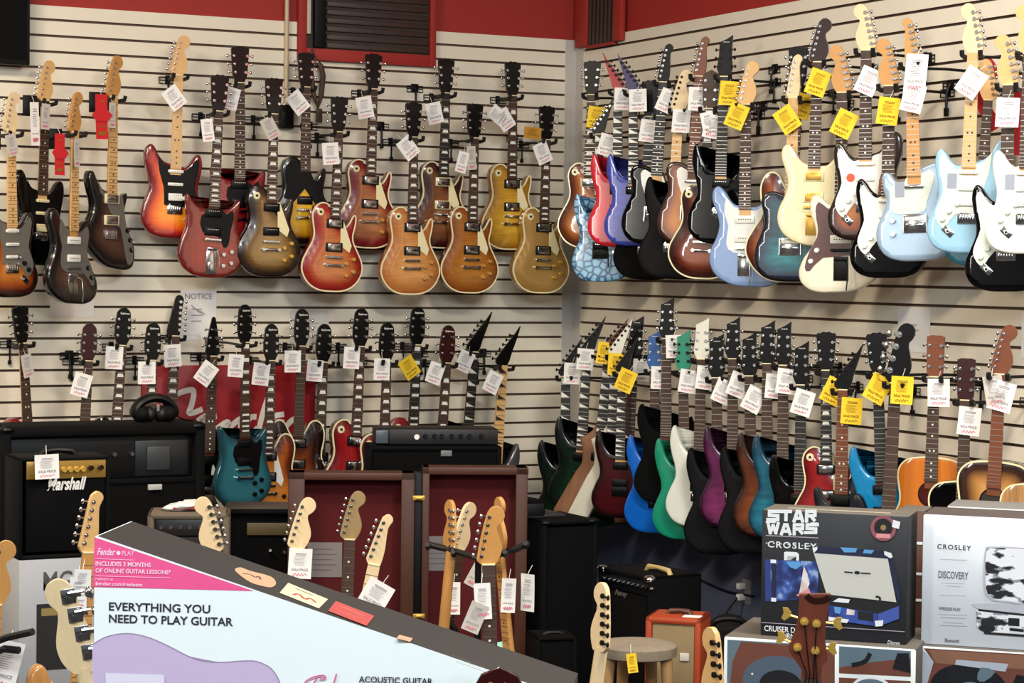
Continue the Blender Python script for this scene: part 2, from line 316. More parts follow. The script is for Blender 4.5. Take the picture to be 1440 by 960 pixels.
def mirror(pts, m): return [(x * m, z) for x, z in pts]
def area(p): return sum(a[0] * b[1] - b[0] * a[1] for a, b in zip(p, p[1:] + p[:1])) / 2
def inset(p, r):
    n = len(p); out = []
    for i in range(n):
        a, b, c = V(p[i - 1]), V(p[i]), V(p[(i + 1) % n])
        t = ((b - a).normalized() + (c - b).normalized())
        t = t.normalized() if t.length > 1e-6 else (c - b).normalized()
        out.append((b.x - t.y * r, b.y + t.x * r))
    return out
def inside(x, z, p):
    c = False
    for (x1, z1), (x2, z2) in zip(p, p[1:] + p[:1]):
        if (z1 > z) != (z2 > z) and x < (x2 - x1) * (z - z1) / (z2 - z1) + x1: c = not c
    return c
def dseg(q, p):
    best = 9
    for a, b in zip(p, p[1:] + p[:1]):
        dx, dz = b[0] - a[0], b[1] - a[1]; L2 = dx * dx + dz * dz or 1e-12
        t = max(0, min(1, ((q[0] - a[0]) * dx + (q[1] - a[1]) * dz) / L2))
        best = min(best, math.hypot(q[0] - a[0] - t * dx, q[1] - a[1] - t * dz))
    return best
def outline(typ, m):
    p = BODY[typ]
    p = p if SHARP.get(typ) else catmull(p, 4)
    if SHARP.get(typ):                                       # keep corners, only add points along the straight runs
        q = []
        for a, b in zip(p, p[1:] + p[:1]):
            k = max(1, int(math.hypot(b[0] - a[0], b[1] - a[1]) / .025))
            q += [(a[0] + (b[0] - a[0]) * i / k, a[1] + (b[1] - a[1]) * i / k) for i in range(k)]
        p = q
    p = mirror(p, m)
    return p if area(p) > 0 else p[::-1]
def body_mesh(typ, m):
    T = TYPE[typ]; th = T['th']; arch = T.get('arch', 0); p = outline(typ, m); r = .004 if typ in ('lp', 'es', 'acoustic') else .009
    bm = bmesh.new(); lay = bm.verts.layers.float.new('edge')
    rings = []
    for k, (ins, y) in enumerate([(r, th / 2), (r * .3, th / 2 - r * .3), (0, th / 2 - r), (0, -th / 2 + r), (r * .3, -th / 2 + r * .3), (r, -th / 2)]):
        q = inset(p, ins) if ins else p
        rings.append([bm.verts.new((x, y, z)) for x, z in q])
    n = len(p)
    for A, B in zip(rings, rings[1:]):
        for i in range(n): bm.faces.new((A[i], A[(i + 1) % n], B[(i + 1) % n], B[i]))
    bm.faces.new(rings[0])
    q = inset(p, r); pts = [V(a) for a in q]; g = .02
    xs = [a[0] for a in q]; zs = [a[1] for a in q]
    x = min(xs)
    while x < max(xs):
        z = min(zs)
        while z < max(zs):
            if inside(x, z, q) and dseg((x, z), q) > .007: pts.append(V((x, z)))
            z += g
        x += g
    co, _, fs, *_ = geometry.delaunay_2d_cdt(pts, [(i, (i + 1) % n) for i in range(n)], [], 1, 1e-7)
    vs = []
    for c in co:
        d = dseg(c, q); t = min(1, max(0, d / .055)); t = t * t * (3 - 2 * t)
        v = bm.verts.new((c.x, -th / 2 - arch * t, c.y)); v[lay] = d + (r if d > .002 else 0); vs.append(v)
    for f in fs: bm.faces.new([vs[i] for i in f])
    bmesh.ops.remove_doubles(bm, verts=bm.verts, dist=2e-5)
    return finish(bm, typ + '_body', 50)
def binding_mesh(typ, m):
    T = TYPE[typ]; p = outline(typ, m); a, b = p, inset(p, .006); y = -T['th'] / 2; bm = bmesh.new(); n = len(p)
    o = inset(p, -.0008)
    A = [bm.verts.new((x, y + .006, z)) for x, z in o]; B = [bm.verts.new((x, y - .0015, z)) for x, z in o]; C = [bm.verts.new((x, y - .0015, z)) for x, z in b]; D = [bm.verts.new((x, y + .003, z)) for x, z in b]
    for P, Q in ((A, B), (B, C), (C, D)):
        for i in range(n): bm.faces.new((P[i], P[(i + 1) % n], Q[(i + 1) % n], Q[i]))
    return finish(bm, typ + '_binding', 30)
def top_y(typ, x, z):
    T = TYPE[typ]; a = T.get('arch', 0)
    if not a: return -T['th'] / 2
    t = min(1, max(0, dseg((x, z), outline(typ, 1)) / .055)); return -T['th'] / 2 - a * t * t * (3 - 2 * t)
def fb_mesh(typ, inl):
    T = TYPE[typ]; n, f = T['nut'], T['fb']; y = -T['th'] / 2 - T.get('arch', 0) * .9
    bm = bmesh.new(); w0, w1 = .0215, .028
    W = lambda z: w0 + (w1 - w0) * (n - z) / (n - f)
    prism(bm, [(-w1, f), (w1, f), (w0, n), (-w0, n)], y - .011, y - .004)
    sc = n - T['br']; yy = y - .0118; last = n; pos = [n]
    for k in range(1, 25):
        z = n - sc * (1 - 2 ** (-k / 12))
        if z < f + .004: break
        pos.append(z); w = W(z)
        box(bm, (0, y - .0112, z), (2 * w, .0018, .0022), 1)
    for k in range(1, len(pos)):
        c, h = (pos[k] + pos[k - 1]) / 2, (pos[k - 1] - pos[k]) * .42
        w = W(c)
        if inl == 'trap' and k in (3, 5, 7, 9, 12, 15, 17, 19, 21): quad(bm, [(-w * .7, yy, c - h * .75), (w * .7, yy, c - h * .75), (w * .5, yy, c + h * .75), (-w * .5, yy, c + h * .75)], 2)
        elif inl == 'block' and k in (1, 3, 5, 7, 9, 12, 15, 17, 19, 21): quad(bm, [(-w * .72, yy, c - h * .7), (w * .72, yy, c - h * .7), (w * .72, yy, c + h * .7), (-w * .72, yy, c + h * .7)], 2)
        elif inl == 'shark' and k in (1, 3, 5, 7, 9, 12, 15, 17, 19, 21): f_ = bm.faces.new([bm.verts.new(v) for v in ((-w * .92, yy, c - h), (w * .92, yy, c - h), (-w * .92, yy, c + h))]); f_.material_index = 2
        elif inl == 'dot' and k in (3, 5, 7, 9, 12, 15, 17, 19, 21):
            for dx in ((-.009, .009) if k == 12 else (0,)):
                f_ = bm.faces.new([bm.verts.new((dx + .0042 * math.cos(a * math.pi / 5), yy, c + .0042 * math.sin(a * math.pi / 5))) for a in range(10)]); f_.material_index = 2
    return finish(bm, 'fretboard', 30)
def neck_mesh(typ):
    T = TYPE[typ]; n, f = T['nut'], T['fb']; y = -T['th'] / 2 - T.get('arch', 0) * .9; bm = bmesh.new(); rings = []
    for z in (f - .03, f + (n - f) * .3, f + (n - f) * .65, n - .012, n + .012):
        t = max(0, min(1, (n - z) / (n - f))); w = .0212 + .0062 * t; d = .019 + .004 * t
        rings.append([bm.verts.new((w * math.cos(a * math.pi / 8), y - .004 + d * math.sin(a * math.pi / 8), z)) for a in range(9)])
    for A, B in zip(rings, rings[1:]):
        for i in range(9): bm.faces.new((A[i], A[(i + 1) % 9], B[(i + 1) % 9], B[i]))
    bm.faces.new(rings[0]); bm.faces.new(rings[-1])
    return finish(bm, 'neck', 50)
def head_mesh(h, m):
    p = HEAD[h][0]; sm = h in ('fender', 'tele', 'bird', 'bassf', 'epi')
    if sm: p = catmull(p[:], 3, False)
    bm = bmesh.new(); prism(bm, mirror(p, m), -.0065, .0085)
    es = [e for e in bm.edges if abs(e.verts[0].co.y - e.verts[1].co.y) < 1e-6]
    bmesh.ops.bevel(bm, geom=es, offset=.0012, segments=1, affect='EDGES')
    return finish(bm, 'headstock', 35)
def tuner_mesh(big=1.0, pearl=False):
    bm = bmesh.new()
    cyl(bm, (.011, -.006, 0), (.011, -.016, 0), .0045 * big, .0036 * big, 8); cyl(bm, (.011, -.0065, 0), (.011, -.0085, 0), .0068 * big, n=8)
    cyl(bm, (.011, .0085, 0), (.011, .016, 0), .0075 * big, n=8)
    cyl(bm, (.004, .012, 0), (-.012, .012, 0), .0028 * big, n=6)
    ball(bm, (-.0165 * big, .012, 0), (.006 * big, .004 * big, .0085 * big), 8, 1)
    return finish(bm, 'tuner', 50)
def hardware(typ, kind):
    bm = bmesh.new()
    if kind == 'hum':
        box(bm, (0, -.003, 0), (.084, .008, .042), 0, bev=.003); box(bm, (0, -.0075, 0), (.07, .006, .036), 1, bev=.003)
        for i in range(6): cyl(bm, (-.025 + i * .01, -.0102, .009), (-.025 + i * .01, -.0112, .009), .0025, n=6, mi=2)
    elif kind == 'cover':
        box(bm, (0, -.003, 0), (.09, .009, .046), 0, bev=.003); box(bm, (0, -.0085, 0), (.07, .007, .038), 1, bev=.004)
        for i in range(6): cyl(bm, (-.025 + i * .01, -.0118, .01), (-.025 + i * .01, -.0128, .01), .002, n=6, mi=2)
    elif kind in ('single', 'lip'):
        box(bm, (0, -.005, 0), (.078, .01, .016), 1 if kind == 'lip' else 0, bev=.0045)
        for i in range(6): cyl(bm, (-.026 + i * .0104, -.0095, 0), (-.026 + i * .0104, -.0112, 0), .0025, n=6, mi=2)
    elif kind == 'jazz':
        box(bm, (0, -.004, 0), (.09, .009, .036), 0, bev=.005)
        for i in range(6): cyl(bm, (-.026 + i * .0104, -.008, 0), (-.026 + i * .0104, -.0094, 0), .0028, n=6, mi=2)
    elif kind == 'bar':                                     # tune-o-matic style bridge
        box(bm, (0, -.010, 0), (.086, .008, .013), 0, bev=.003)
        for i in range(6): box(bm, (-.026 + i * .0104, -.0155, 0), (.008, .006, .008), 0)
        for s in (-1, 1): cyl(bm, (s * .037, 0, 0), (s * .037, -.016, 0), .006, n=10)
    elif kind == 'tail':
        box(bm, (0, -.012, 0), (.084, .011, .013), 0, bev=.005)
        for s in (-1, 1): cyl(bm, (s * .041, 0, 0), (s * .041, -.019, 0), .0085, n=12)
    elif kind == 'trem':
        box(bm, (0, -.004, -.004), (.076, .007, .042), 0, bev=.002)
        for i in range(6): box(bm, (-.026 + i * .0104, -.010, -.002), (.0088, .007, .026), 0, bev=.0015)
        for s in (-1, 1): cyl(bm, (s * .028, -.003, .02), (s * .028, -.011, .02), .005, n=8)
    elif kind == 'plate':
        box(bm, (0, -.003, .006), (.1, .005, .075), 0, bev=.004); box(bm, (0, -.009, .0), (.07, .008, .012), 0, bev=.002)
        for s in (-1, 1): box(bm, (s * .047, -.006, .006), (.004, .01, .07), 0)
    elif kind == 'knob':
        cyl(bm, (0, 0, 0), (0, -.013, 0), .0115, .0095, 14); cyl(bm, (0, -.013, 0), (0, -.0142, 0), .008, n=14, mi=1)
    elif kind == 'jack':
        box(bm, (0, -.002, 0), (.026, .005, .05), 0, bev=.0022); cyl(bm, (0, -.003, 0), (0, -.008, 0), .008, n=12, mi=0); cyl(bm, (0, -.008, 0), (0, -.0085, 0), .005, n=12, mi=1)
        bmesh.ops.rotate(bm, cent=(0, 0, 0), matrix=Matrix.Rotation(math.radians(-48), 3, 'Y'), verts=bm.verts)
    elif kind == 'ring':
        cyl(bm, (0, 0, 0), (0, -.002, 0), .018, n=20); cyl(bm, (0, -.002, 0), (0, -.006, 0), .006, n=10, mi=1); cyl(bm, (0, -.006, 0), (0, -.02, .004), .002, n=6, mi=1)
    elif kind == 'tremplate':
        box(bm, (0, -.002, 0), (.062, .004, .1), 0, bev=.0018); box(bm, (0, -.008, .04), (.056, .01, .014), 0, bev=.003); tube(bm, [(.02, -.008, .03), (.03, -.03, .02), (.034, -.036, -.05), (.03, -.036, -.09)], .0028)
    elif kind == 'vibrola':
        box(bm, (0, -.003, -.03), (.052, .005, .13), 0, bev=.002); box(bm, (0, -.01, .03), (.05, .012, .016), 0, bev=.004); tube(bm, [(.0, -.01, .03), (.02, -.03, .03), (.03, -.035, -.02), (.034, -.036, -.06)], .003); box(bm, (0, -.0065, -.06), (.036, .003, .05), 0, bev=.001)
    elif kind == 'pinbridge':
        prism(bm, [(-.08, -.004), (-.03, -.014), (.03, -.014), (.08, -.004), (.08, .008), (.03, .014), (-.03, .014), (-.08, .008)], -.008, 0); box(bm, (0, -.0095, .006), (.074, .005, .003), 1)
        for i in range(6): cyl(bm, (-.027 + i * .0108, -.008, -.004), (-.027 + i * .0108, -.0115, -.004), .0026, n=6, mi=1)
    elif kind == 'floyd':
        box(bm, (0, -.007, 0), (.086, .012, .05), 0, bev=.002)
        for i in range(6): box(bm, (-.027 + i * .0108, -.015, .004), (.009, .007, .03), 0, bev=.001)
        tube(bm, [(.036, -.01, .0), (.05, -.03, .0), (.05, -.034, -.07)], .003)
    elif kind == 'rosette':
        for k, (a, b) in enumerate(((.0, .049), (.049, .056))):
            for i in range(28):
                t0, t1 = 2 * math.pi * i / 28, 2 * math.pi * (i + 1) / 28
                pts = [(b * math.cos(t), -.0012, b * math.sin(t)) for t in (t0, t1)]
                if a: pts += [(a * math.cos(t), -.0012, a * math.sin(t)) for t in (t1, t0)]
                else: pts += [(0, -.0012, 0)]
                quad(bm, pts, k)
    elif kind == 'fhole':
        stroke(bm, [(.012, .06), (.006, .066), (0, .058), (.002, .035), (0, 0), (-.002, -.035), (0, -.058), (-.006, -.066), (-.012, -.06)], [.01, .006, .006, .01, .01, .006, .006, .01], -.001)
    return finish(bm, kind, 35)
LOGO = {}
def logo_mesh(s, w, **k):
    if (s, w) not in LOGO:
        bm = bmesh.new(); text_bm(bm, s, -w / 2, 0, 0, w=w, **k); LOGO[(s, w)] = finish(bm, 'logo', 0)
    return LOGO[(s, w)]

def guitar(name, label, Mw, typ, fin, group, cat='guitar', mir=1, hm=None, head=None, headm='headblack', neckm='maple', fbm='rose', inl='dot', pg='white', pu=None, hw='chrome', knob=None,
           tun='chrome', tunb=None, logo=None, bind=None, trem=None, puk=None, s3=None, ring='cream', extra=()):
    T = TYPE[typ]; head = head or T['head']; hm = mir if hm is None else hm
    pu = pu or ('black' if (puk or T['pu']) and (puk or T['pu'])[0][0] in ('hum', 'cover') else 'white')
    g = thing(name, label, cat, Mw, group)
    def sub(nm, me, mats, loc=(0, 0, 0), par=None):
        o = link(nm, me, [M.get(k, k) if isinstance(k, str) else k for k in (mats if isinstance(mats, (list, tuple)) else [mats])], par or g); o.location = loc; return o
    body = sub('body', cached(('body', typ, mir), lambda: body_mesh(typ, mir)), fin)
    if T.get('bind') and bind: sub('binding', cached(('bind', typ, mir), lambda: binding_mesh(typ, mir)), bind)
    yt = -T['th'] / 2 - T.get('arch', 0) * .95
    if T.get('pg') and pg:
        flat_ = T.get('arch', 0) > 0
        def f():
            bm = bmesh.new(); p = mirror(T['pg'], mir)
            prism(bm, p if flat_ else catmull(p, 2), -.0028 if not flat_ else -.006, -.0003 if not flat_ else -.0035); return finish(bm, 'pickguard', 30)
        sub('pickguard', cached(('pg', typ, mir), f), pg, (0, yt, 0))
    for i, (k, z) in enumerate(puk or T['pu']):
        o = sub('pickup', cached(('hw', k), lambda: hardware(typ, k)), {'hum': ['black', pu, 'chrome'], 'cover': [('cream' if pu == 'cream' else 'black'), hw, 'black'], 'single': [pu, 'chrome', 'chrome'], 'lip': [pu, 'chrome', 'chrome'], 'jazz': [pu, 'chrome', 'black']}[k], (0, yt - .0025, z))
    br = T['br']
    if typ == 'acoustic':
        sub('bridge', cached(('hw', 'pinbridge'), lambda: hardware(typ, 'pinbridge')), ['rose', 'cream'], (0, yt, br))
        sub('soundhole', cached(('hw', 'rosette'), lambda: hardware(typ, 'rosette')), ['dark' if s3 is None else s3, 'black'], (0, yt, T['hole']))
    else:
        if typ in ('lp', 'sg', 'es') or trem == 'bar':
            sub('bridge', cached(('hw', 'bar'), lambda: hardware(typ, 'bar')), hw, (0, yt, br))
            if trem == 'vibrola': sub('vibrato_tailpiece', cached(('hw', 'vibrola'), lambda: hardware(typ, 'vibrola')), hw, (0, yt, .11))
            else: sub('tailpiece', cached(('hw', 'tail'), lambda: hardware(typ, 'tail')), hw, (0, yt, br - .04))
        elif T.get('plate'): sub('bridge', cached(('hw', 'plate'), lambda: hardware(typ, 'plate')), hw, (0, yt, br))
        elif T.get('trem'):
            sub('bridge', cached(('hw', 'bar'), lambda: hardware(typ, 'bar')), hw, (0, yt, br)); sub('tremolo_plate', cached(('hw', 'tremplate'), lambda: hardware(typ, 'tremplate')), hw, (0, yt, .095))
        else: sub('bridge', cached(('hw', trem or 'trem'), lambda: hardware(typ, trem or 'trem')), hw if trem != 'floyd' else 'black', (0, yt, br))
    for x, z in T['kn']:
        sub('knob', cached(('hw', 'knob'), lambda: hardware(typ, 'knob')), [knob or 'black', knob or 'chrome'], (x * mir, top_y(typ, x, z) - .002, z))
    if T.get('jack'): sub('jack_plate', cached(('hw', 'jack'), lambda: hardware(typ, 'jack')), [hw, 'black'], (T['jack'][0] * mir, -T['th'] / 2, T['jack'][1]))
    if T.get('tog'): sub('toggle_switch', cached(('hw', 'ring'), lambda: hardware(typ, 'ring')), [ring, 'black'], (T['tog'][0] * mir, top_y(typ, *T['tog']) - .001, T['tog'][1]))
    if T.get('fh'):
        for s in (-1, 1): sub('f_hole', cached(('hw', 'fhole'), lambda: hardware(typ, 'fhole')), 'black', (s * .125, top_y(typ, .12, .2) - .0015, .215))
    sub('neck', cached(('neck', typ), lambda: neck_mesh(typ)), neckm)
    sub('fretboard', cached(('fb', typ, inl), lambda: fb_mesh(typ, inl)), [fbm, 'steel', 'inlay' if fbm != 'maple' and fbm != 'pale' and fbm != 'amber' else 'dark'])
    yb = -T['th'] / 2 - T.get('arch', 0) * .9
    def nut():
        bm = bmesh.new(); box(bm, (0, -.008, .002), (.043, .010, .005), 0, bev=.001); return finish(bm, 'nut', 30)
    sub('nut', cached('nut', nut), 'cream', (0, yb, T['nut']))
    h = sub('headstock', cached(('head', head, hm), lambda: head_mesh(head, hm)), headm, (0, yb + .002, T['nut']))
    big = 1.9 if head == 'bassf' else 1.0
    for x, z, sd in HEAD[head][1]:
        t = sub('tuner', cached(('tuner', big), lambda: tuner_mesh(big)), [tun, tunb or tun], (x * hm, 0, z), h)
        if sd * hm > 0: t.rotation_euler = (0, math.pi, 0); t.scale = (1, -1, 1)
    if logo:
        s, w, mk = logo; zt = max(z for _, z in HEAD[head][0])
        sub('logo', logo_mesh(s, w, bold=.02), mk, (.004 * hm, -.0082, zt - .036), h)
    for e in extra: e(g, yt, mir)
    return g

def pose(top, bot, side=None, off=.2, turn=0, Z=None, typ='strat', mir=1, head=None, face=None, hm=None):
    """root matrix from where the head tip and the strap-button end are seen; the guitar hangs in a vertical plane facing Fv"""
    if side == 'L': P = wpt(*bot, 'L', off); Fv = nL.copy()
    elif side == 'R': P = wpt(*bot, 'R', off); Fv = flat(EYE - P)
    else: P = at(*bot, Z); Fv = flat(EYE - P)
    Fv = Matrix.Rotation(math.radians(turn), 3, 'Z') @ Fv
    Q = hit(*top, P, Fv); xh = UP.cross(Fv); v = Q - P
    T = TYPE[typ]; hd = HEAD[head or T['head']]; tip = hd[2] * (mir if hm is None else hm); zt = T['nut'] + max(z for _, z in hd[0])
    a = math.atan2(v.dot(xh), v.z) - math.atan2(tip, zt)
    s = v.length / math.hypot(tip, zt)
    z = UP * math.cos(a) + xh * math.sin(a); x = xh * math.cos(a) - UP * math.sin(a)
    return frame(P, x, -Fv, z, s), Fv, xh, s

def hanger(d, Mw, typ, side, s, black_plate=False, group=None, rail=False):
    """wall hook: plate on the slats, arm, padded yoke under the headstock"""
    n = nL if side == 'L' else nR; T = TYPE[typ]; yb = -T['th'] / 2 - T.get('arch', 0) * .9
    C = Mw @ V((0, yb + .012, T['nut'] - .012))
    W = C - n * ((C - K).dot(n) - .02)
    h = thing('guitar_hanger', 'black wall hook holding the ' + d, 'hanger', Matrix.Translation(W), group)
    xw = UP.cross(n); yk = Mw.to_3x3().normalized()
    bm = bmesh.new()
    if black_plate: box(bm, (0, .008, 0), (.1, .016, .1), 0, frame(V((0, 0, 0)), xw, -n, UP), .003)
    else:
        mm = frame(V((0, 0, 0)), xw, -n, UP)
        loop = [(-.045, -.006, .014), (.045, -.006, .014), (.045, -.006, -.016), (-.045, -.006, -.016), (-.045, -.006, .014)]
        tube(bm, [mm @ V(p) for p in loop], .0028, 6); tube(bm, [mm @ V(p) for p in ((-.045, -.006, 0), (.045, -.006, 0))], .0022, 6)
        tube(bm, [mm @ V(p) for p in ((0, -.004, .02), (0, -.012, -.03), (0, -.012, -.085))], .0045, 6); box(bm, (0, -.01, -.085), (.016, .016, .02), 0, mm, .003)
        box(bm, (0, .004, .004), (.024, .014, .04), 0, mm, .003)
    part('wall_plate', bm, M['black'], h)
    bm = bmesh.new(); B = C - W + yk @ V((0, .028, 0)) * s
    tube(bm, [V((0, 0, 0)), B * .5 + V((0, 0, .004)), B], .006, 8); part('arm', bm, M['black'], h)
    bm = bmesh.new()
    pts = [(-.036, -.058, .018), (-.036, -.052, .0), (-.034, -.02, -.004), (-.032, .01, -.004), (0, .026, -.004), (.032, .01, -.004), (.034, -.02, -.004), (.036, -.052, 0), (.036, -.058, .018)]
    tube(bm, [(C - W) + yk @ V(p) * s for p in pts], .0095, 8); part('yoke', bm, M['rubber'], h)
    return h

# ------------------------------------------------------------------ price tags
def tag_mesh(w, h):
    bm = bmesh.new(); n = 6
    for i in range(n):
        a, b = -h / 2 + h * i / n, -h / 2 + h * (i + 1) / n
        ya, yb = .006 * ((i / n) - .5) ** 2, .006 * (((i + 1) / n) - .5) ** 2
        quad(bm, [(-w / 2, -ya, a), (w / 2, -ya, a), (w / 2, -yb, b), (-w / 2, -yb, b)])
    bmesh.ops.remove_doubles(bm, verts=bm.verts, dist=1e-5)
    bmesh.ops.solidify(bm, geom=list(bm.faces), thickness=.0008)
    return finish(bm, 'price_tag', 60)
def print_mesh(w, h, yellow):
    bm = bmesh.new(); y = -.0026; rnd = random.Random(3)
    for k in range(2): stroke(bm, [(-w * .22, h * (.34 - .05 * k)), (w * .25, h * (.34 - .05 * k))], h * .022, y, 0, smooth=False)
    for k in range(7):
        a = -w * .3 + rnd.random() * w * .06; stroke(bm, [(a, h * (.22 - .045 * k)), (w * (.12 + .16 * rnd.random()), h * (.22 - .045 * k))], h * .012, y, 0, smooth=False)
    text_bm(bm, 'SALE PRICE', -w * .36, -h * .24, y, w=w * .72, mi=0, bold=.03)
    p = [(-w * .3, -h * .34), (-w * .24, -h * .42), (-w * .18, -h * .32), (-w * .1, -h * .42), (-w * .04, -h * .33), (w * .03, -h * .42), (w * .1, -h * .32), (w * .15, -h * .41), (w * .22, -h * .33), (w * .32, -h * .38)]
    stroke(bm, p, h * .022, y, 1)
    return finish(bm, 'printing', 0)
def price_tag(d, x, y, rot, P, Fv, col='w', w=.086, h=.108, fwd=.07, group=None, label=None, turn=0):
    Q = hit(x, y, P + Fv * fwd, Fv); xh = UP.cross(Fv); a = math.radians(rot)
    Fv = Matrix.Rotation(math.radians(turn), 3, 'Z') @ Fv; xh = UP.cross(Fv)
    z = UP * math.cos(a) - xh * math.sin(a); xx = xh * math.cos(a) + UP * math.sin(a)
    nm = {'w': 'white', 'y': 'yellow', 'r': 'red', 't': 'tan', 'g': 'grey'}[col]
    o = link('price_tag', cached(('tag', w, h), lambda: tag_mesh(w, h)), M['tag' + col])
    o.matrix_world = frame(Q, xx, -Fv, z)
    tag(o, label or f'{nm} price tag on the {d}', 'price tag', group)
    yl = col in 'ytr'
    if col == 'r':
        bm = bmesh.new(); prism(bm, [(-w * .5, h * .14), (-w * .3, h * .3), (w * .3, h * .3), (w * .5, h * .14), (w * .85, h * .04), (w * .5, -h * .1), (-w * .5, -h * .1), (-w * .85, h * .04)], -.0045, -.0028); part('label_band', bm, M['tagr'], o, smooth=0)
    link('printing', cached(('print', w, h), lambda: print_mesh(w, h, yl)), [M['inkd'] if yl else M['ink'], M['inkd'] if yl else M['inkp']], o)
    def st():
        bm = bmesh.new(); tube(bm, [(0, -.001, h * .46), (0, .004, h * .55), (.004, .02, h * .5 + .03)], .0011, 5); return finish(bm, 'string', 40)
    link('string', cached(('string', h), st), M['string'], o)
    return o
